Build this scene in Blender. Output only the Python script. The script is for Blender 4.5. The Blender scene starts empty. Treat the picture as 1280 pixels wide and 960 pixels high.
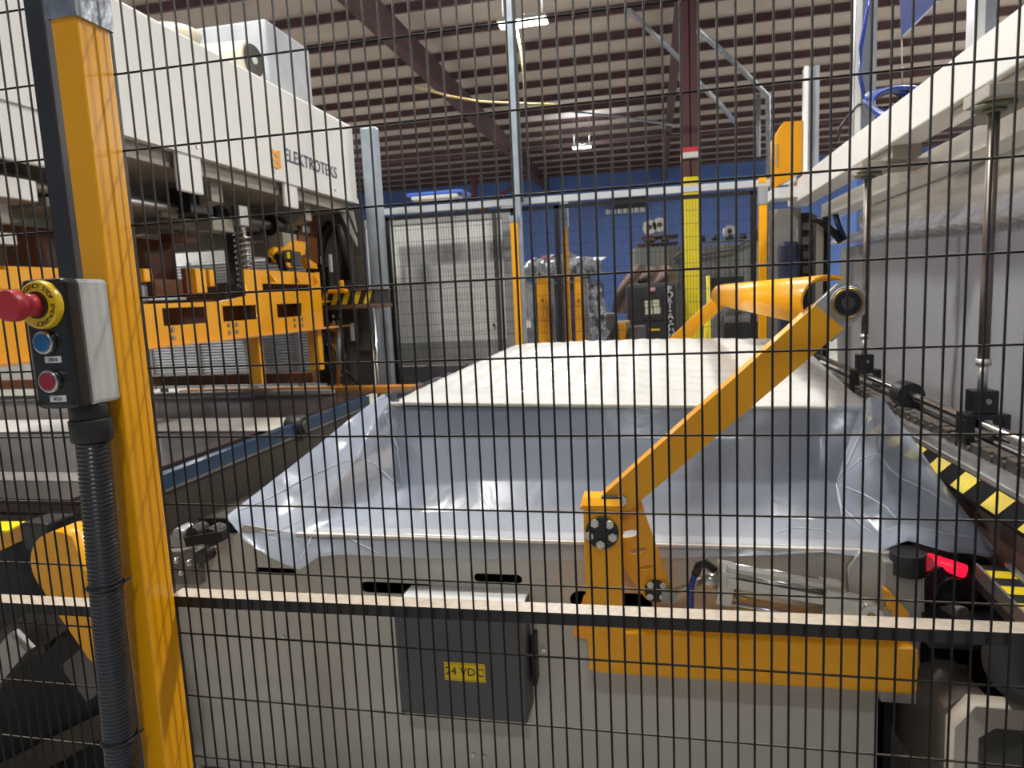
import bpy, bmesh, math, random
from mathutils import Vector, Matrix, Euler
random.seed(7)
PI = math.pi
# ------------------------------------------------------------------ camera
scene = bpy.context.scene
col = scene.collection
F, YAW, PITCH, ROLL, CZ = 847.0, .2100, .1273, .0464, 1.55
def _rot():
    cy, sy = math.cos(YAW), math.sin(YAW)
    fw = Vector((-sy*math.cos(PITCH), cy*math.cos(PITCH), -math.sin(PITCH)))
    r = Vector((cy, sy, 0)); d = fw.cross(r)
    c, s = math.cos(ROLL), math.sin(ROLL)
    return (c*r+s*d, -s*r+c*d, fw)
CR, CD, CF = _rot()
cam_data = bpy.data.cameras.new('camera')
cam = bpy.data.objects.new('camera', cam_data); col.objects.link(cam)
cam_data.sensor_width = 36; cam_data.sensor_fit = 'HORIZONTAL'
cam_data.lens = F/1280*36
cam_data.clip_start = .02; cam_data.clip_end = 200
cam_data.dof.use_dof = True; cam_data.dof.focus_distance = 1.15; cam_data.dof.aperture_fstop = 8.5
m = Matrix((CR, -CD, -CF)).transposed().to_4x4(); m.translation = Vector((0, 0, CZ))
cam.matrix_world = m
scene.camera = cam
# ------------------------------------------------------------------ world and exposure
w = bpy.data.worlds.new('world'); scene.world = w; w.use_nodes = True
w.node_tree.nodes['Background'].inputs[0].default_value = (.62, .75, 1.0, 1)
w.node_tree.nodes['Background'].inputs[1].default_value = .30
scene.view_settings.view_transform = 'Standard'; scene.view_settings.look = 'None'
scene.view_settings.exposure = -0.20; scene.view_settings.gamma = 1
KEY_W, LAMP_W, UP = 400, 335, .22

def P(px, py, x=None, y=None, z=None):
    """a point of the photographed place: the sight line through a pixel met with a plane"""
    d = CR*((px-640)/F) + CD*((py-480)/F) + CF
    t = x/d.x if x is not None else y/d.y if y is not None else (z-CZ)/d.z
    return Vector((d.x*t, d.y*t, d.z*t+CZ))

# ------------------------------------------------------------------ materials
def lin(c):
    return tuple(((v/255)/12.92 if v/255 <= .04045 else ((v/255+.055)/1.055)**2.4) for v in c)
MATS = {}
def mat(name, rgb, rough=.5, metal=0, var=.12, vscale=6, bump=0, bscale=60, dust=0, coat=0, alpha=1,
        stretch=None, emit=0, spec=.5, dustcol=(176, 160, 140), dmin=.45):
    if name in MATS: return MATS[name]
    m = bpy.data.materials.new(name); m.use_nodes = True
    nt = m.node_tree; N = nt.nodes; L = nt.links
    b = N['Principled BSDF']
    base = lin(rgb)
    tc = N.new('ShaderNodeTexCoord'); mp = N.new('ShaderNodeMapping')
    L.new(tc.outputs['Object'], mp.inputs[0])
    if stretch: mp.inputs['Scale'].default_value = stretch
    nz = N.new('ShaderNodeTexNoise'); nz.inputs['Scale'].default_value = vscale; nz.inputs['Detail'].default_value = 5
    L.new(mp.outputs[0], nz.inputs['Vector'])
    rp = N.new('ShaderNodeValToRGB')
    rp.color_ramp.elements[0].position = .3; rp.color_ramp.elements[1].position = .7
    rp.color_ramp.elements[0].color = (*[v*(1-var) for v in base], 1)
    rp.color_ramp.elements[1].color = (*[min(1, v*(1+var)) for v in base], 1)
    L.new(nz.outputs[0], rp.inputs[0])
    out = rp.outputs[0]
    if dust:
        g = N.new('ShaderNodeNewGeometry'); sx = N.new('ShaderNodeSeparateXYZ'); L.new(g.outputs['Normal'], sx.inputs[0])
        n2 = N.new('ShaderNodeTexNoise'); n2.inputs['Scale'].default_value = 90; L.new(tc.outputs['Object'], n2.inputs['Vector'])
        mr = N.new('ShaderNodeMapRange'); mr.inputs['From Min'].default_value = .35; mr.inputs['From Max'].default_value = .9
        L.new(sx.outputs['Z'], mr.inputs['Value'])
        mu = N.new('ShaderNodeMath'); mu.operation = 'MULTIPLY'; L.new(mr.outputs[0], mu.inputs[0])
        m2 = N.new('ShaderNodeMapRange'); m2.inputs['From Min'].default_value = .3; m2.inputs['From Max'].default_value = .6
        m2.inputs['To Min'].default_value = dmin*dust; m2.inputs['To Max'].default_value = dust
        L.new(n2.outputs[0], m2.inputs['Value']); L.new(m2.outputs[0], mu.inputs[1])
        mx = N.new('ShaderNodeMix'); mx.data_type = 'RGBA'
        L.new(mu.outputs[0], mx.inputs[0]); L.new(out, mx.inputs[6]); mx.inputs[7].default_value = (*lin(dustcol), 1)
        out = mx.outputs[2]
    L.new(out, b.inputs['Base Color'])
    b.inputs['Metallic'].default_value = metal
    rr = N.new('ShaderNodeMapRange'); rr.inputs['To Min'].default_value = max(0, rough-.07); rr.inputs['To Max'].default_value = min(1, rough+.07)
    L.new(nz.outputs[0], rr.inputs['Value']); L.new(rr.outputs[0], b.inputs['Roughness'])
    b.inputs['Specular IOR Level'].default_value = spec
    b.inputs['Coat Weight'].default_value = coat; b.inputs['Coat Roughness'].default_value = .12
    if alpha < 1: b.inputs['Alpha'].default_value = alpha
    if bump:
        nb = N.new('ShaderNodeTexNoise'); nb.inputs['Scale'].default_value = bscale; nb.inputs['Detail'].default_value = 4
        L.new(mp.outputs[0], nb.inputs['Vector'])
        bp = N.new('ShaderNodeBump'); bp.inputs['Strength'].default_value = bump; bp.inputs['Distance'].default_value = .01
        L.new(nb.outputs[0], bp.inputs['Height']); L.new(bp.outputs[0], b.inputs['Normal'])
    if emit:
        b.inputs['Emission Color'].default_value = (*base, 1); b.inputs['Emission Strength'].default_value = emit
    MATS[name] = m
    return m
yel = mat('orange yellow paint', (252, 174, 2), .38, var=.05, bump=.04, bscale=300, coat=.25)
yel2 = mat('safety yellow paint', (240, 218, 20), .45, var=.05)
wire_m = mat('black coated wire', (22, 21, 21), .55, var=.2, dust=.40, vscale=40, spec=.25)
wire_v = mat('dusty black wire', (22, 21, 22), .55, var=.75, vscale=160, bump=.25, bscale=500, spec=.3)
tube_m = mat('black tube with dust', (30, 29, 30), .4, dust=1.0, dustcol=(196, 182, 164), dmin=.8)
blk = mat('black plastic', (28, 28, 30), .35, var=.2, coat=.2)
blk2 = mat('black rubber', (36, 36, 38), .5, var=.2)
lgrey = mat('light grey plastic', (205, 206, 202), .5, var=.03)
red_m = mat('mushroom red', (190, 48, 62), .4, var=.06)
redl = mat('dark red lens', (150, 20, 34), .25, coat=.5)
bluel = mat('blue lens', (20, 104, 168), .25, coat=.5)
ringy = mat('legend ring yellow', (240, 200, 30), .35, coat=.3)
steel = mat('polished steel', (205, 203, 198), .22, 1, var=.08)
steel2 = mat('brushed steel', (170, 168, 164), .4, 1, var=.12)
alu = mat('machined aluminium', (196, 196, 194), .38, .7, var=.1, vscale=20)
galv = mat('galvanised steel', (150, 156, 164), .42, .6, var=.3, vscale=25)
galv2 = mat('far galvanised post', (160, 170, 180), .42, .4, var=.12, vscale=10)
brass = mat('brass', (190, 150, 80), .3, 1)
cab = mat('beige grey painted steel', (200, 194, 182), .5, var=.05, vscale=2, stretch=(.3, 1, 6), spec=.3)
boxg = mat('charcoal box', (84, 84, 86), .55, var=.05)
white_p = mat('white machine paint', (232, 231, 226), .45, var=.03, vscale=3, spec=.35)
greyp = mat('grey machine paint', (150, 142, 130), .5, var=.12)  # even grey-beige paint for frames, arms and flanges
dkgrey = mat('dark grey steel', (74, 70, 66), .5, .2, var=.2)
dk = mat('near black steel', (30, 29, 30), .5, .2, var=.3)
brown = mat('brown painted steel', (110, 66, 34), .55, var=.2)
label_m = mat('white label', (224, 222, 218), .5, var=.02)
ink = mat('black ink', (26, 24, 24), .6, var=.02)
navy = mat('navy ink', (50, 66, 96), .5, var=.02)
orange_ink = mat('orange ink', (248, 168, 30), .5, var=.15)
blue_wall = mat('blue wall paint', (92, 124, 192), .7, var=.06, vscale=.4)
purlin_m = mat('dark purlin steel', (92, 72, 74), .8, var=.15, spec=.2)
deck_m = mat('insulated roof deck', (184, 172, 164), .9, var=.1, vscale=1, spec=.1)
redcol = mat('oxide red column paint', (86, 46, 50), .6, var=.08)
conc = mat('grey concrete', (168, 164, 156), .6, var=.2, vscale=2)
glow = mat('lamp diffuser', (255, 253, 232), .5, var=0, emit=24)
shiny = mat('polished table sheet', (70, 60, 58), .2, 0, var=.25, vscale=3, spec=.2)

# ------------------------------------------------------------------ mesh kit
class MB:
    def __init__(s): s.bm = bmesh.new()
    def _in(s, bm2, M=None):
        if M is not None: bm2.transform(M)
        me = bpy.data.meshes.new('t'); bm2.to_mesh(me); bm2.free(); s.bm.from_mesh(me); bpy.data.meshes.remove(me); return s
    def box(s, a, b, bev=0, M=None):
        lo = Vector([min(a[i], b[i]) for i in range(3)]); hi = Vector([max(a[i], b[i]) for i in range(3)])
        t = bmesh.new(); bmesh.ops.create_cube(t, size=1)
        for v in t.verts:
            v.co = Vector([(lo[i]+hi[i])/2 + v.co[i]*(hi[i]-lo[i]) for i in range(3)])
        if bev: bmesh.ops.bevel(t, geom=t.edges[:], offset=bev, segments=2, affect='EDGES', profile=.5)
        return s._in(t, M)
    def cyl(s, p0, p1, r, r2=None, seg=20, bev=0):
        p0, p1 = Vector(p0), Vector(p1); d = p1-p0
        t = bmesh.new(); bmesh.ops.create_cone(t, cap_ends=True, segments=seg, radius1=r, radius2=r if r2 is None else r2, depth=d.length)
        if bev:
            es = [e for e in t.edges if abs(e.verts[0].co.z-e.verts[1].co.z) < 1e-7]
            bmesh.ops.bevel(t, geom=es, offset=bev, segments=2, affect='EDGES', profile=.5)
        for f in t.faces: f.smooth = len(f.verts) == 4
        M = Matrix.Translation((p0+p1)/2) @ d.to_track_quat('Z', 'Y').to_matrix().to_4x4()
        return s._in(t, M)
    def sph(s, c, r, sc=(1, 1, 1)):
        t = bmesh.new(); bmesh.ops.create_uvsphere(t, u_segments=16, v_segments=10, radius=r)
        for f in t.faces: f.smooth = True
        return s._in(t, Matrix.Translation(c) @ Matrix.Diagonal((*sc, 1)))
    def tube(s, pts, r, seg=10, closed=False):
        pts = [Vector(p) for p in pts]; n = len(pts); rings = []; up = Vector((0, 0, 1))
        for i, p in enumerate(pts):
            a = pts[i-1] if (i or closed) else p; b = pts[(i+1) % n] if (i < n-1 or closed) else p
            t = (b-a).normalized()
            u = t.cross(up)
            if u.length < .05: u = t.cross(Vector((0, 1, 0)))
            u.normalize(); v = u.cross(t)
            rr = r[i] if isinstance(r, (list, tuple)) else r
            rings.append([s.bm.verts.new(p + u*math.cos(k*2*PI/seg)*rr + v*math.sin(k*2*PI/seg)*rr) for k in range(seg)])
        for i in range(n if closed else n-1):
            A, B = rings[i], rings[(i+1) % n]
            for k in range(seg):
                f = s.bm.faces.new((A[k], A[(k+1) % seg], B[(k+1) % seg], B[k])); f.smooth = True
        if not closed:
            s.bm.faces.new(rings[0][::-1]); s.bm.faces.new(rings[-1])
        return s
    def poly(s, pts, ext):
        """polygon (3-D points) extruded by a vector"""
        ext = Vector(ext); pts = [Vector(p) for p in pts]; n = len(pts)
        a = [s.bm.verts.new(p) for p in pts]; b = [s.bm.verts.new(p+ext) for p in pts]
        s.bm.faces.new(a); s.bm.faces.new(b[::-1])
        for i in range(n): s.bm.faces.new((a[i], b[i], b[(i+1) % n], a[(i+1) % n]))
        return s
    def bar(s, p0, p1, w, h, side=(0, 1, 0)):
        """rectangular bar; w along 'side', h along the other cross direction"""
        p0, p1 = Vector(p0), Vector(p1); t = (p1-p0).normalized(); u = Vector(side); u = (u-t*u.dot(t)).normalized(); v = t.cross(u)
        q = [p0+u*a*w/2+v*b*h/2 for a, b in ((-1, -1), (1, -1), (1, 1), (-1, 1))]
        return s.poly(q, p1-p0)
    def plate(s, outline, holes, thick, M):
        """flat plate with real holes: outline and holes are lists of (u, v)"""
        cu = bpy.data.curves.new('c', 'CURVE'); cu.dimensions = '2D'; cu.fill_mode = 'BOTH'; cu.extrude = thick/2
        for loop in [outline]+holes:
            sp = cu.splines.new('POLY'); sp.points.add(len(loop)-1); sp.use_cyclic_u = True
            for i, (x, y) in enumerate(loop): sp.points[i].co = (x, y, 0, 1)
        o = bpy.data.objects.new('c', cu); me = bpy.data.meshes.new_from_object(o)
        t = bmesh.new(); t.from_mesh(me); bpy.data.objects.remove(o); bpy.data.curves.remove(cu); bpy.data.meshes.remove(me)
        bmesh.ops.remove_doubles(t, verts=t.verts, dist=1e-6)
        return s._in(t, M)
    def text(s, body, size, M, thick=.0004, align='CENTER'):
        cu = bpy.data.curves.new('t', 'FONT'); cu.body = body; cu.size = size; cu.extrude = thick
        cu.align_x = align; cu.align_y = 'CENTER'; cu.resolution_u = 3
        o = bpy.data.objects.new('t', cu); me = bpy.data.meshes.new_from_object(o)
        t = bmesh.new(); t.from_mesh(me); bpy.data.objects.remove(o); bpy.data.curves.remove(cu); bpy.data.meshes.remove(me)
        return s._in(t, M)
    def build(s, name, m, parent=None, kind=None, label=None, fix=True):
        o0 = Vector(parent['_o']) if parent is not None else Vector((0, 0, 0))
        bm = s.bm
        if fix: bmesh.ops.recalc_face_normals(bm, faces=bm.faces[:])
        org = o0
        if parent is None:
            xs = [v.co for v in bm.verts]
            org = Vector((sum(v.x for v in xs)/len(xs), sum(v.y for v in xs)/len(xs), min(v.z for v in xs)))
        bmesh.ops.translate(bm, verts=bm.verts[:], vec=-org)
        me = bpy.data.meshes.new(name); bm.to_mesh(me); bm.free()
        me.materials.append(m)
        o = bpy.data.objects.new(name, me); col.objects.link(o)
        if parent is not None: o.parent = parent
        else: o.location = org
        o['_o'] = list(org)
        if kind: o['kind'] = kind
        if label: o['label'] = label
        return o
def tag(o, label, cat, group=None):
    o['label'] = label; o['category'] = cat
    if group: o['group'] = group
    return o
def thing(name, label, cat, loc, group=None):
    o = bpy.data.objects.new(name, None); col.objects.link(o); o.location = Vector(loc); o.empty_display_size = .05
    o['_o'] = list(Vector(loc)); return tag(o, label, cat, group)
def box(name, a, b, m, parent=None, bev=0, **k): return MB().box(a, b, bev).build(name, m, parent, **k)
def cylo(name, a, b, r, m, parent=None, **k): return MB().cyl(a, b, r).build(name, m, parent, **k)
def inst(src, name, off, parent):
    o = src.copy(); o.name = name; col.objects.link(o); o.parent = parent; o.location = src.location+Vector(off); return o
def frameXZ(o, u=(1, 0, 0), v=(0, 0, 1)):
    u, v = Vector(u).normalized(), Vector(v).normalized(); n = u.cross(v)
    M = Matrix((u, v, n)).transposed().to_4x4(); M.translation = Vector(o); return M
def circ(cx, cy, r, n=24, r2=None, rot=0):
    r2 = r2 or r; c, s = math.cos(rot), math.sin(rot)
    return [(cx+r*math.cos(a)*c-r2*math.sin(a)*s, cy+r*math.cos(a)*s+r2*math.sin(a)*c) for a in [i*2*PI/n for i in range(n)]]
def slot(x0, x1, z0, z1):
    r = (z1-z0)/2; zc = (z0+z1)/2
    return [(x1-r+r*math.cos(a), zc+r*math.sin(a)) for a in [-PI/2+i*PI/8 for i in range(9)]] + \
           [(x0+r+r*math.cos(a), zc+r*math.sin(a)) for a in [PI/2+i*PI/8 for i in range(9)]]

# ------------------------------------------------------------------ lamps (modelled fixtures with their light, some added for fill)
def lamp(x, y, z, label, power, lit=(1, .985, .955), L=.62, W=.3, ang=0):
    t = thing('high_bay_lamp', label, 'lamp', (x, y, z), 'ceiling lamps')
    MB().box((x-L/2, y-W/2, z), (x+L/2, y+W/2, z+.07), .01).build('housing', alu, t)
    MB().box((x-L/2+.02, y-W/2+.02, z-.012), (x+L/2-.02, y+W/2-.02, z-.001)).build('diffuser', glow, t)
    for sx in (-1, 1): MB().cyl((x+sx*L*.4, y, z+.07), (x+sx*L*.4, y, 7.34), .006, seg=6).build('hanger', steel2, t)
    ld = bpy.data.lights.new('lamp_light', 'AREA'); ld.shape = 'RECTANGLE'; ld.size = L; ld.size_y = W; ld.energy = power; ld.color = lit
    lo = bpy.data.objects.new('lamp_light', ld); col.objects.link(lo); lo.parent = t; lo.location = (0, 0, -.03)
    pd = bpy.data.lights.new('added_uplight', 'POINT'); pd.shadow_soft_size = .12; pd.energy = power*UP; pd.color = lit  # point light added above each fixture to brighten the roof
    po = bpy.data.objects.new('added_uplight', pd); col.objects.link(po); po.parent = t; po.location = (0, 0, .22)
    return t
lamp(-2.08, 12.0, 6.15, 'warm white lamp under the roof, upper one beside the tall silver post', LAMP_W, L=.85, W=.34)
lamp(-2.2, 23.0, 6.3, 'small bright lamp farther back, above the blue wall', LAMP_W, (.9, .97, 1))
lamp(2.9, 3.6, 6.8, 'lamp above the right side of the line, out of the frame', KEY_W, L=.5, W=.25)
lamp(-2.6, 2.4, 6.8, 'lamp above the left press, out of the frame', LAMP_W*1.1, (1, .98, .94))
lamp(7.8, 14, 6.2, 'added fill lamp over the aisle right of the red column, out of the frame', LAMP_W*2)  # invented fixture, added to fill the far bay with light
lamp(13.8, 25, 6.2, 'added fill lamp by the far wall on the right side, out of the frame', LAMP_W*3)  # unseen lamp added to lift the right end of the hall
lamp(-8.5, 8, 6.2, 'added fill lamp over the far left aisle, out of the frame', LAMP_W)  # added for fill light only, no known fixture here
lamp(-13.5, 19, 6.2, 'added fill lamp at the far left near the blue wall, out of the frame', LAMP_W*3)  # made-up fixture that brightens the far left roof and wall
lamp(-7.2, .8, 6.2, 'added fill lamp over the near left aisle beyond the press, out of the frame', LAMP_W*1.5)  # added to light the louvred shutter under the press cover
lamp(11, 19, 6.2, 'added fill lamp at the far right in front of the blue wall, out of the frame', LAMP_W*2.5)  # extra unseen lamp, put in to brighten the far roof
lamp(.5, -3.5, 6.2, 'lamp behind the viewer, out of the frame', LAMP_W*.35, (.86, .93, 1))

# ------------------------------------------------------------------ setting
def struct(name, mb, m):
    return mb.build(name, m, kind='structure')
struct('floor', MB().box((-16, -8, -.2), (16, 34.4, 0)), conc)
ceil = struct('ceiling', MB().box((-16, -8, 7.34), (16, 34.4, 7.5)), deck_m)
struct('wall_back', MB().box((-16, 34, 0), (16, 34.3, 7.34)), blue_wall)
struct('wall_left', MB().box((-16.2, -8, 0), (-16, 34.3, 7.34)), mat('grey wall', (150, 148, 144), .8))
struct('wall_right', MB().box((16, -8, 0), (16.2, 34.3, 7.34)), mat('grey wall', (150, 148, 144), .8))
p0 = None
for i in range(29):
    y = -6.5+i*1.42
    if p0 is None:
        y00 = y
        b = MB().box((-15.9, y-.004, 7.17), (15.9, y+.004, 7.34)).box((-15.9, y-.04, 7.16), (15.9, y+.04, 7.17)).box((-15.9, y+.03, 7.17), (15.9, y+.04, 7.19))
        p0 = b.build('purlin', purlin_m, ceil)
    else: inst(p0, 'purlin', (0, y-y00, 0), ceil)
# rafters: dark red beams running with the line
def rafter(x, label, z0=6.55):
    t = thing('rafter_beam', label, 'beam', (x, -8, z0), 'roof rafters')
    MB().box((x-.01, -7.9, z0), (x+.01, 33.9, 7.16)).build('web', purlin_m, t)
    MB().box((x-.11, -7.9, z0-.02), (x+.11, 33.9, z0)).build('bottom_flange', purlin_m, t)
rafter(-4.9, 'dark rafter running away above the left machine')
rafter(.58, 'dark rafter above the tall red column, at the top edge', 6.72)
# knee brace posts
t = thing('steel_column', 'slim dark red column under the rafter, far left of the silver post', 'column', (-7.2, 28, 0))
MB().box((-7.3, 27.95, 0), (-7.1, 27.97, 6.5)).box((-7.3, 28.13, 0), (-7.1, 28.15, 6.5)).box((-7.21, 27.97, 0), (-7.19, 28.13, 6.5)).build('shaft', redcol, t)
MB().bar((-7.2, 28.05, 5.0), (-5.0, 28.05, 6.4), .16, .16).build('brace', redcol, t)
# main column
t = thing('steel_column', 'tall red painted column with a yellow lower sleeve', 'column', (.58, 10.9, 0))
MB().box((.461, 10.8, 0), (.702, 10.815, 6.7)).box((.461, 11.03, 0), (.702, 11.045, 6.7)).box((.573, 10.8, 0), (.590, 11.04, 6.7)).build('shaft', redcol, t)
MB().box((.465, 10.74, 0), (.698, 10.96, 3.21), .03).build('yellow_sleeve', yel2, t)
MB().box((.448, 10.73, 3.56), (.715, 11.06, 3.63)).build('red_band', mat('red band', (210, 30, 44), .5), t)
MB().box((.448, 10.73, 3.48), (.715, 11.06, 3.56)).build('white_band', label_m, t)
# pipes and cables in the roof
def pipe(label, pts, r, m, cat='pipe'):
    return tag(MB().tube(pts, r, 8).build('roof_pipe' if cat == 'pipe' else 'roof_cable', m), label, cat)
q = [P(873, 38, y=9.0), P(915, 75, y=9.5), P(960, 120, y=10)]
pipe('silver conduit slanting down to the right of the red column', q+[q[-1]+Vector((.02, 0, -2.2))], .035, galv)
pipe('thin silver conduit slanting left of the red column, high up', [P(785, 12, y=10), P(820, 45, y=11), P(858, 82, y=12.5)], .035, galv)
pipe('lower silver conduit slanting right behind the red column', [P(874, 104, y=14), P(900, 130, y=15.5), P(918, 152, y=17)], .05, galv)
pipe('yellow cable sagging across the roof left of the silver post', [P(518, 108, y=12), P(560, 120, y=12), P(600, 127, y=12), P(640, 129, y=12), P(700, 131, y=12)], .018, mat('yellow cable', (190, 168, 110), .6), 'cable')
pipe('yellow cord dropping beside the tall silver post', [P(644, 26, y=11.9), P(650, 60, y=11.9), P(655, 100, y=11.9), P(656, 129, y=11.9)], .018, mat('yellow cable', (190, 168, 110), .6), 'cable')
pipe('grey cable swagged under the small far lamp', [P(660, 131, y=22), P(720, 140, y=22), P(790, 148, y=22), P(850, 158, y=22)], .04, galv, 'cable')
pipe('dark sprinkler pipe crossing the roof in front of the far wall', [(-15, 24, 6.6), (15, 24, 6.6)], .06, purlin_m)
pipe('second dark pipe crossing the roof, just behind the first', [(-15, 30.5, 6.75), (15, 30.5, 6.75)], .07, purlin_m)
pipe('vertical conduit hanging over the blue wall beside the far yellow post', [P(948, 118, y=20), P(948, 196, y=20)], .06, galv)

# ------------------------------------------------------------------ front mesh fence
FY = .834; X0 = -.6841; ZR = CZ+.3232
def fence_panel(label, i0, i1, x0, x1, tube_z, slope):
    t = thing('mesh_fence_panel', label, 'fence', ((x0+x1)/2, FY, .1))
    src = MB().cyl((X0, FY, .12), (X0, FY, 2.2), .00142, seg=8).build('vertical_wire', wire_v, t)
    src.location.x += i0*.01997
    for i in range(i0+1, i1+1): inst(src, 'vertical_wire', ((i-i0)*.01997, 0, 0), t)
    src = MB().cyl((x0, FY+.0028, ZR), (x1, FY+.0028, ZR), .00142, seg=8).build('horizontal_wire', wire_m, t)
    src.location.z += .3
    for j in range(-2, 18): inst(src, 'horizontal_wire', (0, 0, -.1*j-.3), t)
    zl, zr = tube_z
    y0, y1 = FY+.0045, FY+.033
    MB().poly([(x0, y0, zl-.0165), (x0, y1, zl-.0165), (x0, y1, zl), (x0, y0, zl)], (x1-x0, 0, zr-zl)).build('cross_tube', tube_m, t)
    MB().box((x0, FY+.003, 2.2), (x1, FY+.025, 2.22)).build('top_tube', tube_m, t)
    MB().box((x0, FY+.003, .1), (x1, FY+.025, .12)).build('bottom_tube', tube_m, t)
    return t
ft = fence_panel('black wire mesh panel in front of the conveyor, right of the yellow post', 0, 76, -.717, .86, (1.1300, 1.1425), 0)
MB().box((-.733, .838, .12), (-.7175, .853, 2.2)).build('side_tube', tube_m, ft)
fl = fence_panel('black wire mesh panel in front of the press, left of the yellow post', -38, -6, -1.46, -.80, (1.1000, 1.1060), 0)
MB().box((-.827, FY-.01, .12), (-.797, FY+.02, 2.22), .002).build('side_tube', mat('black side tube', (52, 53, 58), .4), fl)

# ------------------------------------------------------------------ yellow fence post
px0, px1, py0, py1 = -.742, -.703, .777, .831
t = thing('fence_post', 'orange yellow square fence post carrying the emergency stop box', 'post', (-.723, .80, 0))
MB().box((px0, py0, .01), (px1, py1, 1.93), .0025).build('post_tube', yel, t)
MB().box((px0-.04, py0-.03, 0), (px1+.04, py1+.03, .01), .002).build('base_plate', yel, t)
capm = mat('galvanised cap', (168, 174, 182), .34, .75, var=.35, vscale=45, bump=.15, bscale=50)
MB().poly([(px0-.004, py0-.004, 1.925), (px0-.004, py1+.004, 1.925), (px1+.004, py1+.004, 1.925), (px1+.004, py0-.004, 1.925)], (0, 0, .16)).build('cap_sleeve', capm, t)

# emergency stop box
bx0, bx1, bz0, bz1 = -.784, -.722, 1.437, 1.597
t = thing('control_box', 'black and light grey push button box on the yellow post', 'control box', (bx0, .79, bz0))
MB().box((bx0, .752, bz0), (bx1, .799, bz1), .005).build('box_base', lgrey, t)
MB().box((bx0, .727, bz0-.001), (bx1+.001, .7525, bz1+.001), .006).build('lid', blk, t)
yf = .727
def ymat(o): return frameXZ(o, (1, 0, 0), (0, 0, 1))
ec = Vector((-.7525, yf, 1.566))
MB().cyl(ec, ec+Vector((0, -.0095, 0)), .0305, .0285, seg=40, bev=.0015).build('legend_ring', ringy, t, label='yellow ring lettered EMERGENCY STOP')
tx = MB()
for word, a0, step in (('EMERGENCY STOP', 170, -11.4), ('EMERGENCY', -2, -11.6)):
    for k, ch in enumerate(word):
        a = math.radians(a0+k*step)
        pos = ec+Vector((math.cos(a)*.0228, -.0097, math.sin(a)*.0228))
        if ch != ' ':
            tx.text(ch, .0078, frameXZ(pos, (math.sin(a), 0, -math.cos(a)), (math.cos(a), 0, math.sin(a))), .0003)
tx.build('legend_text', ink, t)
mb = MB().cyl(ec+Vector((0, -.009, 0)), ec+Vector((0, -.012, 0)), .0165, seg=32).build('button_seat', mat('dark brown seat', (60, 44, 30), .5), t)
m2 = MB().cyl(ec+Vector((0, -.010, 0)), ec+Vector((0, -.030, 0)), .0135, seg=32)
m2.cyl(ec+Vector((0, -.030, 0)), ec+Vector((0, -.036, 0)), .0135, .0185, seg=32)
m2.cyl(ec+Vector((0, -.036, 0)), ec+Vector((0, -.051, 0)), .0190, .0180, seg=32, bev=.002)
m2.build('mushroom_button', red_m, t)
for nm, zc, xm, mm in (('blue_button', 1.520, -.7535, bluel), ('red_button', 1.472, -.7530, redl)):
    c = Vector((xm, yf, zc))
    bz = MB().cyl(c, c+Vector((0, -.009, 0)), .0142, seg=28, bev=.0015).build('bezel', steel, t)
    MB().cyl(c+Vector((0, -.007, 0)), c+Vector((0, -.0105, 0)), .0112, seg=28, bev=.001).build(nm, mm, t)
for zc, body, up in ((1.4985, 'RESET', -1), (1.4495, 'STOP', -1)):
    lp = MB().box((-.7605, yf-.0012, zc-.0040), (-.7365, yf, zc+.0040)).build('label_plate', label_m, t)
    MB().text(body, .0052, frameXZ((-.7485, yf-.0016, zc), (up, 0, 0), (0, 0, up)), .0002).build('label_text', ink, lp)
sc = MB()
for sx, sz in ((bx0+.006, bz0+.007), (bx1-.007, bz0+.007), (bx1-.007, bz1-.007)): sc.cyl((sx, yf+.001, sz), (sx, yf-.0008, sz), .0035, seg=12)
sc.build('screw', dk, t)
t.location += Vector((.019, -.0225, .001))

# conduit
t = thing('corrugated_conduit', 'black corrugated conduit running down beside the yellow post', 'conduit', (-.75, .765, .05))
cx, cy = -.7485, .768
MB().cyl((cx, cy, 1.437), (cx, cy, 1.418), .0235, seg=8, bev=.001).cyl((cx, cy, 1.418), (cx, cy, 1.388), .0255, seg=28, bev=.002).build('gland', blk2, t)
def cpath(z):
    s = max(0, min(1, (1.39-z)/.5)); return Vector((cx-.022*s-.010*max(0, (z-1.3)*0), cy, z))
pts, rs = [], []
z = 1.392; k = 0
while z > .1:
    pts.append(cpath(z)); rs.append(.0208 if k % 4 < 2 else .0186); z -= .00145; k += 1
MB().tube(pts, rs, 18).build('corrugated_hose', mat('conduit plastic', (52, 54, 58), .3, coat=.3), t, fix=False)
for zz in (1.188, .962):
    c = cpath(zz)
    ring = [c+Vector((math.cos(a)*.0222, math.sin(a)*.0222, 0)) for a in [i*PI/10 for i in range(20)]]
    MB().tube(ring, .0022, 6, closed=True).tube([c+Vector((.020, .006, 0)), c+Vector((.027, .016, .006))], .0016, 6).build('cable_tie', blk, t)
t.location += Vector((.0215, -.0225, 0))

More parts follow.
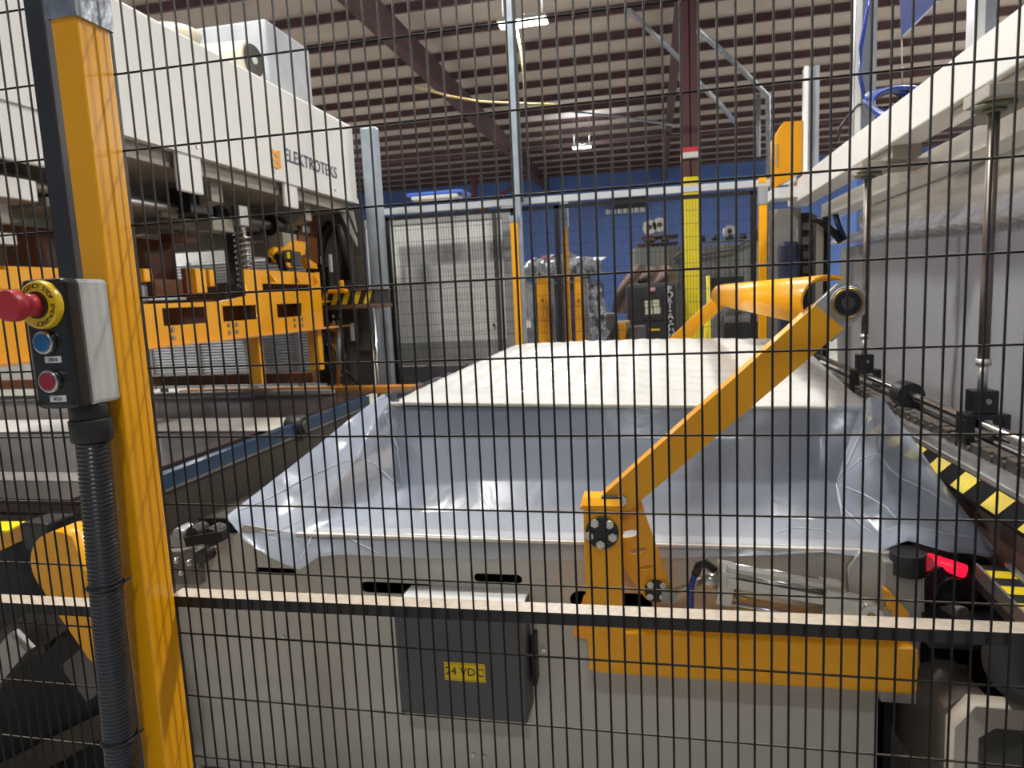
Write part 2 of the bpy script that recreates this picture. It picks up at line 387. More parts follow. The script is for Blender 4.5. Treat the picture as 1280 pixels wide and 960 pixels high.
# ------------------------------------------------------------------ conveyor table with its front panel
YF = 1.85
zt = .862
t = thing('conveyor_table', 'beige grey conveyor table under the wrapped mattress', 'machine', (-.5, YF, 0))
outl = [(-1.75, .02), (.569, .02), (.569, zt-.012), (-1.10, zt-.012), (-1.28, .875), (-1.36, .80), (-1.75, .77)]
holes = [slot(-1.26, -1.118, .712, .736), slot(-.90, -.664, .668, .704), slot(-.537, -.391, .716, .745), slot(-.253, -.02, .648, .704)]
MB().plate(outl, holes, .006, frameXZ((0, YF+.003, 0))).build('front_panel', cab, t)
MB().box((-1.10, YF-.012, zt-.016), (.565, YF+.06, zt-.006), .002).build('top_lip', mat('table lip', (222, 214, 200), .4), t)
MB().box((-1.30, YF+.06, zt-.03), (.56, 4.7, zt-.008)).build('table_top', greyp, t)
MB().box((.563, YF+.006, .02), (.569, 4.7, zt-.012)).build('side_panel', cab, t)
MB().box((-1.6, YF+.02, .60), (.5, YF+.20, .615)).build('inner_shelf', dk, t)
MB().box((-1.6, YF+.20, .05), (.5, YF+.21, zt-.04)).build('inner_back', dk, t)
for q in ((592, 943), (605, 945), (663, 812), (680, 812), (355, 796)):
    c = P(*q, y=YF); MB().cyl(c, c+Vector((0, -.006, 0)), .0075, seg=6).build('hex_bolt', steel, t)
# chamfered bracket on the right of the top edge, aluminium corner post with knob
br = thing('corner_bracket', 'aluminium corner bracket with a black round knob at the table end', 'bracket', (.65, 1.9, .6))
def q2(px, py, y): v = P(px, py, y=y); return (v.x, v.z)
MB().plate([q2(1064, 716, 1.80), q2(1080, 694, 1.80), q2(1160, 700, 1.80), q2(1160, 790, 1.80), q2(1068, 790, 1.80)], [], .03, frameXZ((0, 1.84, 0))).build('mounting_plate', cab, br)
a = P(1107, 700, y=1.78); b = P(1154, 792, y=1.78)
MB().box((a.x, 1.79, b.z-.2), (b.x, 1.88, a.z-.008), .004).build('corner_post', mat('brushed post', (178, 174, 168), .42, .5, var=.12, stretch=(1, 1, .1), vscale=30), br)
c = P(1135, 712, y=1.80)
MB().cyl((c.x, 1.805, c.z-.012), (c.x, 1.805, c.z+.045), .041, seg=32, bev=.003).build('round_knob', blk2, br)

# film wrapped mattress -------------------------------------------------------
FL, FR, BL, BR = Vector((-.905, 2.2, 1.228)), Vector((.629, 2.2, 1.192)), Vector((-.875, 4.15, 1.268)), Vector((.80, 4.15, 1.25))
t = thing('mattress', 'white quilted mattress wrapped in clear film on the conveyor table', 'mattress', (-.1, 3.2, .87))
def lerp(a, b, s): return a*(1-s)+b*s
def top_pt(u, v):
    p = lerp(lerp(FL, FR, u), lerp(BL, BR, u), v)
    e = min(1, min(u, 1-u)*14) * min(1, min(v, 1-v)*14)
    p.z += .018*(1-(1-e)**2) - .02 + .03*math.sin(PI*min(1, max(0, v)))*math.sin(PI*u)
    # quilting
    qx, qy = p.x*34, p.y*26
    p.z += .010*abs(math.sin(qy*.9+1.6*math.sin(qx*.22)+1.1*math.sin(qx*.09)))*e + .002*math.sin(qx*2.2)*e + .004*math.sin(p.x*3+2*p.y)*e
    if u < .02: p.z -= .004
    return p
NU, NV = 200, 180
mb = MB(); g = [[mb.bm.verts.new(top_pt(i/NU, j/NV)) for i in range(NU+1)] for j in range(NV+1)]
for j in range(NV):
    for i in range(NU):
        f = mb.bm.faces.new((g[j][i], g[j][i+1], g[j+1][i+1], g[j+1][i])); f.smooth = True
quilt = mat('quilted white ticking', (204, 203, 199), .5, var=.07, vscale=8, bump=.35, bscale=30, coat=.35, stretch=(.3, 1, 1))
mb.build('quilted_top', quilt, t, fix=False)
side = mat('grey mattress border', (56, 60, 70), .8, var=.06, vscale=10)
mb = MB()
tz = -.022; bz = .885
cs = [FL, FR, BR, BL]
top = [mb.bm.verts.new(c+Vector((0, 0, tz))) for c in cs]; bot = [mb.bm.verts.new(Vector((c.x, c.y, bz))) for c in cs]
for i in range(4): mb.bm.faces.new((bot[i], bot[(i+1) % 4], top[(i+1) % 4], top[i]))
mb.bm.faces.new(bot[::-1]); mb.bm.faces.new(top)
mb.build('side_border', side, t)
pp = []
for i in range(61):
    u = i/60; p = top_pt(u, 0); pp.append(Vector((p.x, p.y-.006, p.z-.004)))
MB().tube(pp, .008, 8).build('edge_tape', mat('edge tape', (214, 210, 198), .6, bump=.4, bscale=200), t)

# plastic film
film_m = bpy.data.materials.new('clear plastic film'); film_m.use_nodes = True
nt = film_m.node_tree; N = nt.nodes; L = nt.links; b = N['Principled BSDF']
b.inputs['Base Color'].default_value = (.50, .56, .68, 1); b.inputs['Roughness'].default_value = .2
b.inputs['Specular IOR Level'].default_value = .8
fr = N.new('ShaderNodeLayerWeight'); fr.inputs[0].default_value = .35
mr = N.new('ShaderNodeMapRange'); mr.inputs['To Min'].default_value = .36; mr.inputs['To Max'].default_value = .92
L.new(fr.outputs['Facing'], mr.inputs['Value']); L.new(mr.outputs[0], b.inputs['Alpha'])
nz = N.new('ShaderNodeTexNoise'); nz.inputs['Scale'].default_value = 9; nz.inputs['Detail'].default_value = 3; nz.inputs['Distortion'].default_value = .7
tc = N.new('ShaderNodeTexCoord'); L.new(tc.outputs['Object'], nz.inputs['Vector'])
bp = N.new('ShaderNodeBump'); bp.inputs['Strength'].default_value = .07; bp.inputs['Distance'].default_value = .03
L.new(nz.outputs[0], bp.inputs['Height']); L.new(bp.outputs[0], b.inputs['Normal'])
def catmull(a, b, c, d, t):
    return .5*((2*b)+(c-a)*t+(2*a-5*b+4*c-d)*t*t+(3*b-a-3*c+d)*t**3)
def patch(grid, nu, nv, soft=1.0):
    R, C = len(grid), len(grid[0])
    def row(r, s):
        s = min(max(s, 0), C-1-1e-9); k = int(s); f = s-k
        a = grid[r][max(k-1, 0)]; b = grid[r][k]; c = grid[r][min(k+1, C-1)]; d = grid[r][min(k+2, C-1)]
        return lerp(b, c, f)*(1-soft)+catmull(a, b, c, d, f)*soft
    out = []
    for j in range(nv+1):
        s = j/nv*(R-1); s = min(s, R-1-1e-9); k = int(s); f = s-k; line = []
        for i in range(nu+1):
            u = i/nu*(C-1)
            A = [row(max(k-1, 0), u), row(k, u), row(min(k+1, R-1), u), row(min(k+2, R-1), u)]
            line.append(lerp(A[1], A[2], f)*(1-soft)+catmull(*A, f)*soft)
        out.append(line)
    return out
def sheet(name, grid, m, parent, nu, nv, soft=.6, fn=None):
    g = patch(grid, nu, nv, soft); mb = MB()
    V = [[mb.bm.verts.new(fn(p, i/nu, j/nv) if fn else p) for i, p in enumerate(r)] for j, r in enumerate(g)]
    for j in range(nv):
        for i in range(nu):
            f = mb.bm.faces.new((V[j][i], V[j][i+1], V[j+1][i+1], V[j+1][i])); f.smooth = True
    return mb.build(name, m, parent, fix=False)
FG = [  # columns left to right; each (px, py, depth) from the mattress edge down to the hem
 [(480, 492, 2.24), (440, 522, 2.20), (395, 558, 2.12), (338, 603, 2.02), (284, 645, 1.90), (306, 676, 1.82)],
 [(484, 496, 2.22), (450, 530, 2.17), (420, 575, 2.07), (375, 625, 1.97), (330, 664, 1.85), (340, 698, 1.79)],
 [(488, 500, 2.20), (466, 532, 2.14), (447, 572, 2.03), (410, 628, 1.95), (374, 670, 1.84), (374, 712, 1.77)],
 [(494, 505, 2.19), (480, 536, 2.16), (476, 590, 2.10), (440, 630, 1.99), (400, 667, 1.85), (398, 696, 1.80)],
 [(503, 508, 2.19), (497, 545, 2.16), (502, 610, 2.10), (480, 636, 2.00), (430, 667, 1.85), (430, 693, 1.81)],
 [(530, 509, 2.19), (528, 548, 2.15), (530, 606, 2.03), (525, 640, 1.95), (520, 669, 1.845), (520, 697, 1.82)],
 [(600, 509, 2.19), (600, 548, 2.15), (600, 600, 2.06), (600, 640, 1.96), (600, 672, 1.845), (600, 699, 1.83)],
 [(720, 509, 2.19), (720, 548, 2.15), (720, 600, 2.06), (720, 642, 1.96), (720, 675, 1.845), (720, 700, 1.83)],
 [(850, 509, 2.19), (850, 548, 2.15), (850, 602, 2.06), (850, 645, 1.96), (850, 679, 1.845), (850, 697, 1.83)],
 [(960, 509, 2.19), (960, 548, 2.15), (960, 605, 2.07), (960, 645, 1.97), (960, 680, 1.85), (960, 694, 1.83)],
 [(1030, 508, 2.19), (1025, 548, 2.16), (1020, 600, 2.10), (1018, 650, 1.98), (1025, 682, 1.86), (1030, 690, 1.83)],
 [(1076, 503, 2.19), (1062, 550, 2.14), (1045, 603, 2.10), (1052, 645, 2.00), (1075, 668, 1.90), (1075, 696, 1.82)],
 [(1084, 498, 2.20), (1078, 540, 2.10), (1072, 585, 2.04), (1080, 635, 1.98), (1096, 668, 1.90), (1098, 690, 1.83)],
 [(1088, 496, 2.19), (1092, 535, 2.10), (1096, 567, 2.00), (1115, 620, 1.95), (1130, 655, 1.90), (1135, 676, 1.84)],
 [(1094, 495, 2.21), (1110, 540, 2.14), (1128, 590, 2.02), (1160, 625, 1.96), (1180, 665, 1.88), (1185, 690, 1.82)],
 [(1100, 496, 2.23), (1130, 545, 2.16), (1162, 592, 2.05), (1195, 635, 1.96), (1215, 668, 1.90), (1212, 692, 1.84)],
 [(1102, 497, 2.25), (1145, 555, 2.18), (1185, 612, 2.06), (1218, 655, 1.96), (1245, 688, 1.89), (1238, 697, 1.86)]]
grid = [[P(c[r][0], c[r][1], y=c[r][2]) for c in FG] for r in range(6)]
rnd = random.Random(3)
ph = [(rnd.uniform(8, 22), rnd.uniform(-14, 14), rnd.uniform(0, 6)) for _ in range(6)]
def crinkle(p, u, v):
    e = .06+.75*max(0, min(1, (.24-u)*9))+.75*max(0, min(1, (u-.66)*9))
    s = sum(abs(math.sin(p.x*a+p.z*b+c)) for a, b, c in ph)/6-.6
    s2 = abs(math.sin(p.x*46+p.z*31+3*math.sin(p.z*17)))
    k = math.sin(PI*min(1, v*1.15))
    return p+Vector((0, -.020*s*e*k-.002*s2*e*k+.008*math.sin(p.x*9)*math.sin(p.z*7)*k, 0))
film_t = thing('plastic_film', 'clear plastic film draped from the mattress over the table front edge', 'plastic film', (-.1, 1.9, .8))
sheet('draped_sheet', grid, film_m, film_t, 224, 70, .18, crinkle)
# film on the long sides and over the top edge
lg = [[P(484, 492, y=2.22)+Vector((-.01, 0, 0)), Vector((-.897, 3.0, 1.222)), Vector((-.878, 4.15, 1.24))],
      [P(440, 522, y=2.21), Vector((-.95, 3.0, 1.05)), Vector((-.90, 4.1, 1.08))],
      [P(338, 603, y=2.04), Vector((-1.05, 3.0, .92)), Vector((-.95, 4.1, .92))]]
sheet('left_sheet', lg, film_m, film_t, 40, 20, .6, lambda p, u, v: p+Vector((.012*math.sin(p.y*21), 0, .006*math.sin(p.y*33))))

# the corners of the sheet lie double
for cols in (FG[0:5], FG[11:17]):
    g2 = [[P(c[r][0], c[r][1]-(6 if r == 5 else 0), y=c[r][2]+.022) for c in cols] for r in range(6)]
    sheet('inner_layer', g2, film_m, film_t, 60, 50, .5, lambda p, u, v: p+Vector((0, .012*math.sin(p.x*31+p.z*13)+.006*math.sin(p.z*57+p.x*9), 0)))
# tight bright folds lying on the sheet
from mathutils.bvhtree import BVHTree
_s = bpy.data.objects['draped_sheet']; _o = Vector(film_t.location)
_bv = BVHTree.FromPolygons([v.co+_o for v in _s.data.vertices], [list(p.vertices) for p in _s.data.polygons])
fold_m = mat('film fold', (214, 220, 232), .15, var=.02, coat=.8, alpha=.8)
def fold(pts, rad):
    out = []
    for a, b in zip(pts[:-1], pts[1:]):
        for k in range(8):
            q = (a[0]+(b[0]-a[0])*k/8, a[1]+(b[1]-a[1])*k/8)
            d = (P(*q, y=1.0)-Vector((0, 0, CZ))).normalized()
            h, n_, _, _ = _bv.ray_cast(Vector((0, 0, CZ)), d)
            if h is not None:
                if n_.dot(d) > 0: n_ = -n_
                out.append(h+n_*rad*.3)
    if len(out) < 4: return
    n = len(out)
    MB().tube(out, [rad*(.15+.85*math.sin(PI*i/(n-1))**.6) for i in range(n)], 8).build('fold', fold_m, film_t, fix=False)
for pts, rad in (([(1097, 566), (1112, 587), (1128, 600), (1160, 614), (1200, 640)], .0042),
                 ([(1089, 502), (1076, 545), (1060, 580), (1045, 604)], .0042), ([(1046, 604), (1080, 618), (1108, 634), (1126, 655)], .0030),
                 ([(1047, 606), (1052, 634), (1075, 655), (1096, 671)], .0034), ([(1104, 508), (1100, 540), (1098, 566)], .0026),
                 ([(1098, 566), (1075, 575), (1060, 590)], .0026), ([(1150, 660), (1185, 668), (1228, 674)], .0026),
                 ([(296, 640), (330, 626), (390, 594), (447, 571)], .0030), ([(447, 571), (468, 580), (486, 597), (501, 613)], .0028),
                 ([(396, 655), (386, 680), (372, 706)], .0026), ([(478, 510), (497, 560), (503, 608)], .0018), ([(430, 668), (450, 680), (478, 694)], .0018),
                 ([(300, 655), (340, 668), (400, 640)], .0018), ([(965, 668), (990, 660), (1030, 662), (1052, 672)], .0020)):
    fold(pts, rad)

# 24 VDC box ----------------------------------------------------------------
t = thing('junction_box', 'charcoal box with a yellow 24 VDC sticker on the table front', 'electrical box', (-.56, YF, .35))
MB().box((-.752, 1.74, .347), (-.372, YF, .690), .006).build('box_body', boxg, t)
MB().box((-.735, 1.742, .690), (-.372, YF, .7), .003).build('lid_edge', lgrey, t)
st = MB().box((-.608, 1.7385, .468), (-.487, 1.7395, .524), .0004).build('sticker', mat('sticker yellow', (246, 206, 8), .4), t)
MB().text('24 VDC', .034, frameXZ((-.548, 1.7378, .496)), .0003).build('sticker_text', ink, st)
bd = MB()
for a, b in (((-.604, .472), (-.491, .4728)), ((-.604, .5192), (-.491, .520)), ((-.604, .472), (-.6032, .52)), ((-.4918, .472), (-.491, .52))):
    bd.box((a[0], 1.7375, a[1]), (b[0], 1.738, b[1]))
bd.build('sticker_border', mat('sticker border', (150, 120, 10), .5), st)
MB().box((-.365, 1.80, .43), (-.352, YF, .58), .002).build('hinge_strip', dk, t)
for xx in (-.742, -.383):
    MB().cyl((xx, 1.74, .353), (xx, 1.737, .353), .006, seg=12).build('screw', dk, t)

# ------------------------------------------------------------------ yellow swing arm frame
t = thing('swing_arm_frame', 'orange yellow swing arm frame with bearing and cross bar over the mattress', 'machine arm', (.2, 1.78, .53))
YA = 1.72
MB().box((-.19, YA, .530), (.615, YF-.002, .652), .010).build('base_beam', yel, t)
MB().poly([(.607, YA+.004, .54), (.607, YF-.004, .54), (.607, YF-.004, .645), (.607, YA+.004, .645)], (.010, 0, 0)).build('end_plate', yel, t)
MB().plate([(-.24, .575), (-.19, .565), (-.19, .70), (-.21, .70), (-.245, .59)], [circ(-.212, .628, .009)], .012, frameXZ((0, 1.835, 0))).build('mounting_tab', yel, t)
cyl_c = MB()
cp = [( -.19, YA), (-.095, YA), (-.095, YA+.07), (-.19, YA+.07)]
cyl_c.box((-.192, YA-.001, .60), (-.095, YA+.062, 1.003), .004)
cyl_c.poly([(-.196, YA-.003, 1.0), (-.092, YA-.003, 1.0), (-.092, YA+.012, 1.018), (-.196, YA+.012, 1.018)], (0, 0, -.002))
cyl_c.build('column', yel, t)
MB().poly([(-.199, YA-.004, .990), (-.199, YA-.004, .996), (-.192, YA+.055, 1.022), (-.192, YA+.065, 1.0)], (.105, 0, 0)).build('column_cap', yel, t)
c = P(753, 664, y=YA)
MB().cyl(c+Vector((.004, 0, .006)), c+Vector((.004, -.006, .006)), .052, seg=40).build('bearing_collar', yel, t)
fl_ = MB().cyl(c+Vector((0, -.001, 0)), c+Vector((0, -.016, 0)), .043, seg=36, bev=.002).build('pivot_flange', blk, t)
for q in ((743.6, 652.7), (761.9, 654), (737, 668), (766, 670), (751, 679)):
    v = P(*q, y=YA-.012); MB().cyl(v+Vector((0, .002, 0)), v+Vector((0, -.014, 0)), .0125, seg=6, bev=.001).cyl(v+Vector((0, -.012, 0)), v+Vector((0, -.016, 0)), .0085, seg=16).build('bolt', steel, fl_)
# arm
def arm(dy, n='arm', tail=-.085):
    y = YA+.025
    a1, a2, a3, a4 = [P(*q, y=YA+.025) for q in ((744, 628), (1020, 381), (1055, 411), (801, 626))]
    a1 = a1-(a2-a1)*.06; a4 = a4-(a3-a4)*.06
    d = (a2-a1).normalized()
    MB().poly([v+Vector((0, dy, 0)) for v in (a1, a2, a3, a4)], (0, .06, 0)).build(n, yel, t)
    c = P(1059, 379, y=y)+Vector((0, dy, 0)); u = Vector((d.x, 0, d.z)); v = Vector((-d.z, 0, d.x))
    M = frameXZ(c+Vector((0, .02, 0)), u, v)
    o = [(tail, -.047), (.018, -.047), (.047, -.018), (.047, .018), (.018, .047), (tail, .047)]
    bpn = MB().plate(o, [], .024, M).build('bearing_plate', alu, t)
    MB().cyl(c+Vector((0, .012, 0)), c+Vector((0, -.006, 0)), .040, seg=36, bev=.002).build('bearing_ring', steel2, bpn)
    MB().cyl(c+Vector((0, .010, 0)), c+Vector((0, -.008, 0)), .029, seg=36).build('bearing_seal', dk, bpn)
    rg = [c+Vector((math.cos(k*PI/16)*.0335, -.008, math.sin(k*PI/16)*.0335)) for k in range(32)]
    MB().tube(rg, .0025, 6, closed=True).build('brass_ring', brass, bpn)
    MB().cyl(c+Vector((0, .010, 0)), c+Vector((0, -.012, 0)), .015, seg=24).build('shaft_end', dkgrey, bpn)
    return c, u, v
c1, u_, v_ = arm(0)
c2, _, _ = arm(2.72, 'arm', -.17)
# cross bar: half round channel opening downwards right
mb = MB(); prof = []
ctr = Vector((c1.x-.030, 0, c1.z+.004))
R1, R2 = .066, .060
for k in range(15):
    a = math.radians(58)+math.radians(212)*k/14
    prof.append((a))
for yy0, yy1 in ((1.79, 4.44),):
    A = [mb.bm.verts.new((ctr.x+R1*math.cos(a), yy0, ctr.z+R1*math.sin(a))) for a in prof] + [mb.bm.verts.new((ctr.x+R2*math.cos(a), yy0, ctr.z+R2*math.sin(a))) for a in prof[::-1]]
    B = [mb.bm.verts.new((v.co.x, yy1, v.co.z)) for v in A]
    n = len(A)
    for k in range(n): mb.bm.faces.new((A[k], A[(k+1) % n], B[(k+1) % n], B[k])).smooth = True
    for k in range(14):
        mb.bm.faces.new((A[k], A[k+1], A[n-2-k], A[n-1-k])); mb.bm.faces.new((B[k+1], B[k], B[n-1-k], B[n-2-k]))
mb.build('cross_bar', yel, t)
# lever plate with slots
YL = YA+.075
def lv(px, py): v = P(px, py, y=YL); return (v.x, v.z)
def el(px, py, rx, rz, rot): v = P(px, py, y=YL); return circ(v.x, v.z, rx, 20, rz, rot)
out = [lv(768, 606), lv(782, 596), lv(801, 622), lv(806, 640), lv(838, 733), lv(836, 748), lv(822, 754), lv(808, 748), lv(800, 738), lv(785, 716), lv(770, 690)]
MB().plate(out, [el(787, 667, .026, .011, .25), el(797, 688, .026, .009, .25), el(808, 709, .021, .008, .25)], .012, frameXZ((0, YL, 0))).build('lever_plate', yel, t)
v = P(777, 625, y=YA+.02); MB().cyl(v+Vector((0, .02, 0)), v+Vector((0, -.008, 0)), .016, seg=6, bev=.001).build('bolt', steel, t)
MB().bar(P(752, 622, y=YA+.02), P(778, 622, y=YA+.02), .02, .008).build('stop_plate', dkgrey, t)
c = P(820, 738, y=YL-.006)
lf = MB().cyl(c+Vector((0, .004, 0)), c+Vector((0, -.008, 0)), .031, seg=32, bev=.001).build('lever_flange', blk, t)
for q in ((813, 730), (829, 731), (812.5, 744.7), (828.5, 745)):
    v = P(*q, y=YL-.012); MB().cyl(v, v+Vector((0, -.008, 0)), .0095, seg=16, bev=.001).build('bolt', steel, lf)
MB().poly([P(1106, 738, y=1.76), P(1113, 741, y=1.76), P(1136, 766, y=1.76), P(1136, 800, y=1.76), P(1122, 800, y=1.76)], (0, .03, 0)).build('rear_lug', yel, t)

# pneumatic cylinder
t = thing('pneumatic_cylinder', 'aluminium pneumatic cylinder lying behind the black fence rail', 'cylinder', (.3, 1.76, .75))
A = P(900, 727, y=1.765); B = P(1040, 752, y=1.765); d = (B-A).normalized(); n_ = Vector((-d.z, 0, d.x))
cyw = mat('cylinder aluminium', (214, 210, 202), .3, .75, var=.08, vscale=15)
MB().cyl(A+d*.02, B-d*.02, .036, seg=28).build('barrel', mat('anodised barrel', (206, 188, 160), .3, .6), t)
MB().bar(A-d*.008, A+d*.03, .085, .088).build('front_cap', cyw, t)
MB().bar(B-d*.03, B+d*.02, .085, .088).build('rear_cap', cyw, t)
for sy in (-1, 1):
    for sz in (-1, 1):
        MB().cyl(A+d*.0+n_*.038*sz+Vector((0, .036*sy, 0)), B+n_*.038*sz+Vector((0, .036*sy, 0)), .006, seg=10).build('tie_rod', steel, t)
MB().bar(A+n_*.048+d*.01+Vector((0, -.02, 0)), B+n_*.048-d*.03+Vector((0, -.02, 0)), .030, .014).build('sensor_rail', cyw, t)
MB().bar(A+n_*.020+d*.01+Vector((0, -.045, 0)), B+n_*.020-d*.03+Vector((0, -.045, 0)), .014, .022).build('side_rail', cyw, t)
c = P(820, 738, y=1.79)
MB().cyl(A-d*.008, A-d*.045, .020, seg=24).build('rod_gland', cyw, t)
MB().cyl(A-d*.04, Vector((c.x+.03, 1.765, c.z)), .009, seg=16).build('piston_rod', steel, t)
MB().bar(Vector((c.x+.015, 1.765, c.z)), Vector((c.x+.055, 1.765, c.z-.002)), .03, .03).build('rod_clevis', steel2, t)
E_ = P(1085, 765, y=1.765)
rc = MB().bar(B+d*.015-n_*.004, B+d*.065-n_*.006, .05, .055).cyl(E_+Vector((0, -.028, 0)), E_+Vector((0, .03, 0)), .028, seg=28).build('rear_clevis', cyw, t)
MB().cyl(E_+Vector((0, -.027, 0)), E_+Vector((0, -.036, 0)), .010, seg=20, bev=.001).build('clevis_pin', brass, rc)
MB().bar(E_+Vector((.01, 0, -.002)), P(1112, 768, y=1.765), .03, .03).build('rear_lug', steel2, t)
v1 = P(872, 707, y=1.74)
ff = MB().tube([P(893, 712, y=1.75), P(882, 704, y=1.74), P(874, 706, y=1.74), P(869, 718, y=1.74)], .011, 12).build('elbow_fitting', blk, t)
MB().cyl(P(898, 714, y=1.75), P(888, 709, y=1.75), .010, seg=6).build('fitting_nut', steel, ff)
hose_b = mat('blue air hose', (34, 62, 150), .35, coat=.3)
MB().tube([P(869, 716, y=1.74), P(865, 728, y=1.74), P(864, 745, y=1.745), P(864, 775, y=1.76), P(866, 800, y=1.80)], .0075, 10).build('air_hose', hose_b, t)

# ------------------------------------------------------------------ right side rail, shaft, beam
XR = .862
t = thing('side_rail', 'grey side rail with yellow and black hazard tape right of the mattress', 'rail', (XR, 2.5, .9))
y0, y1 = 1.15, 4.6
MB().poly([(XR+.005, y0, 1.0), (XR+.055, y0, 1.0), (XR+.055, y0, 1.012), (XR+.004, y0, 1.012)], (0, y1-y0, 0)).build('top_flange', mat('rail grey', (170, 168, 166), .35, .5), t)
MB().poly([(XR+.012, y0, 1.012), (XR+.016, y0, 1.034), (XR+.05, y0, 1.034), (XR+.05, y0, 1.012)], (0, y1-y0, 0)).build('rail_lip', alu, t)
MB().poly([(XR, y0, 1.0), (XR-.045, y0, .958), (XR-.045, y0, .950), (XR+.004, y0, .994)], (0, y1-y0, 0)).build('sloped_guard', mat('matt black tape', (22, 22, 24), .8, spec=.15), t)
tape = mat('hazard tape yellow', (222, 196, 30), .5, var=.12, vscale=60)
k = 0; y = 1.824-.185*3; src = None
n = Vector((-.042, 0, .045)).normalized()*.0008
while y < y1-.06:
    if src is None:
        src = MB().poly([Vector((XR-.002, y, .998))+n, Vector((XR-.043, y+.0, .9595))+n, Vector((XR-.043, y+.085, .9595))+n, Vector((XR-.002, y+.09, .998))+n], n*.3).build('yellow_patch', tape, t); ys = y
    else: inst(src, 'yellow_patch', (0, y-ys, 0), t)
    y += .185
MB().box((XR+.0, y0, .30), (XR+.05, y1, .999)).build('side_web', mat('brown web steel', (104, 84, 76), .5, var=.15), t)  # dull brown web with slight random tone
# second striped guard nearer, low right (top of a lower rail)
t = thing('lower_rail', 'short aluminium rail with hazard tape at the right edge, below the side rail', 'rail', (.84, 1.6, .85))
a = P(1222, 703, y=1.80); b_ = P(1275, 770, y=1.50)
xx = (a.x+b_.x)/2+.0; zz = .880
e1, e2 = P(1222, 706, z=zz), P(1290, 775, z=zz)
dd = (e2-e1).normalized(); nn = Vector((dd.y, -dd.x, 0))
if nn.x < 0: nn = -nn
MB().poly([e1, e1+nn*.055, e1+nn*.055-Vector((0, 0, .06)), e1-Vector((0, 0, .06))], (e2-e1)*1.3).build('rail_bar', dk, t)
MB().poly([e1-nn*.006+Vector((0, 0, .004)), e1+Vector((0, 0, .004)), e1-Vector((0, 0, .03)), e1-nn*.006-Vector((0, 0, .03))], (e2-e1)*1.3).build('left_lip', steel2, t)
MB().poly([e1+nn*.055+Vector((0, 0, .008)), e1+nn*.066+Vector((0, 0, .008)), e1+nn*.066-Vector((0, 0, .05)), e1+nn*.055-Vector((0, 0, .05))], (e2-e1)*1.3).build('right_lip', alu, t)
src = None
for k in range(4):
    o_ = e1+dd*(.035+.085*k)+Vector((0, 0, .0006))
    MB().poly([o_, o_+nn*.053, o_+nn*.053+dd*.042, o_+dd*.042], (0, 0, .0008)).build('yellow_patch', tape, t)

t = thing('guide_shaft', 'polished steel guide shaft along the right side of the mattress', 'shaft', (.95, 3, 1.11))
MB().cyl((.95, 1.35, 1.105), (.95, 4.9, 1.120), .0145, seg=24).build('shaft', steel, t)
MB().cyl((.99, 1.35, 1.052), (.99, 4.9, 1.06), .011, seg=16).build('lower_shaft', steel2, t)
for yy in (P(1141, 497, x=.95).y, 4.4, 1.45):
    MB().cyl((.945, yy, 1.11), (.945, yy+.10, 1.11), .050, seg=28, bev=.004).build('wheel', blk2, t)
# drag chain / linkage below the shaft
t = thing('drag_chain', 'dark dusty drag chain under the polished guide shaft', 'chain', (.92, 2.4, 1.03))
lk = mat('dusty chain link', (52, 46, 42), .6, var=.35, dust=.3)
src = None
for k in range(46):
    y = 1.3+k*.07
    if src is None:
        src = MB().box((.905, y, 1.030), (.945, y+.055, 1.066), .006).cyl((.90, y+.06, 1.046), (.95, y+.06, 1.046), .009, seg=10).build('link', lk, t); ys = y
    else: inst(src, 'link', (0, y-ys, .004*math.sin(k*.9)), t)
def lift(x, y, label):
    t = thing('lift_rod', label, 'rod', (x, y, 1.05), 'lift rods under the white beam')
    MB().cyl((x, y, 1.30), (x, y, 2.02), .0155, seg=20).build('rod', mat('worn chrome rod', (128, 116, 108), .38, .7, var=.2, vscale=12, stretch=(1, 1, .2)), t)
    MB().cyl((x, y, 1.21), (x, y, 1.30), .013, seg=16).cyl((x, y, 1.285), (x, y, 1.305), .020, seg=16).build('threaded_end', alu, t)
    MB().cyl((x, y, 2.015), (x, y, 2.03), .055, seg=28).cyl((x, y, 2.005), (x, y, 2.015), .030, seg=6).build('top_flange', mat('oily flange', (120, 124, 104), .4, .5), t)
    bk = MB().box((x-.034, y-.03, 1.142), (x+.034, y+.03, 1.212), .004).build('clamp_block', blk, t)
    MB().cyl((x+.005, y-.03, 1.18), (x+.005, y-.034, 1.18), .008, seg=14).build('bolt', steel2, bk)
    f = MB()
    f.box((x-.055, y-.035, 1.125), (x+.065, y+.035, 1.142), .003).box((x-.055, y-.035, 1.02), (x-.028, y+.035, 1.126), .003)
    f.box((x+.045, y-.035, 1.05), (x+.065, y+.035, 1.126), .003).box((x-.055, y-.035, 1.0), (x+.055, y+.035, 1.03), .003)
    f.build('fork', blk, t)
    return t
lift(.955, 2.245, 'thick steel lift rod at the right edge, nearer of the two')
lift(.955, 3.41, 'thinner looking steel lift rod, farther of the two, behind the cross bar bearing')
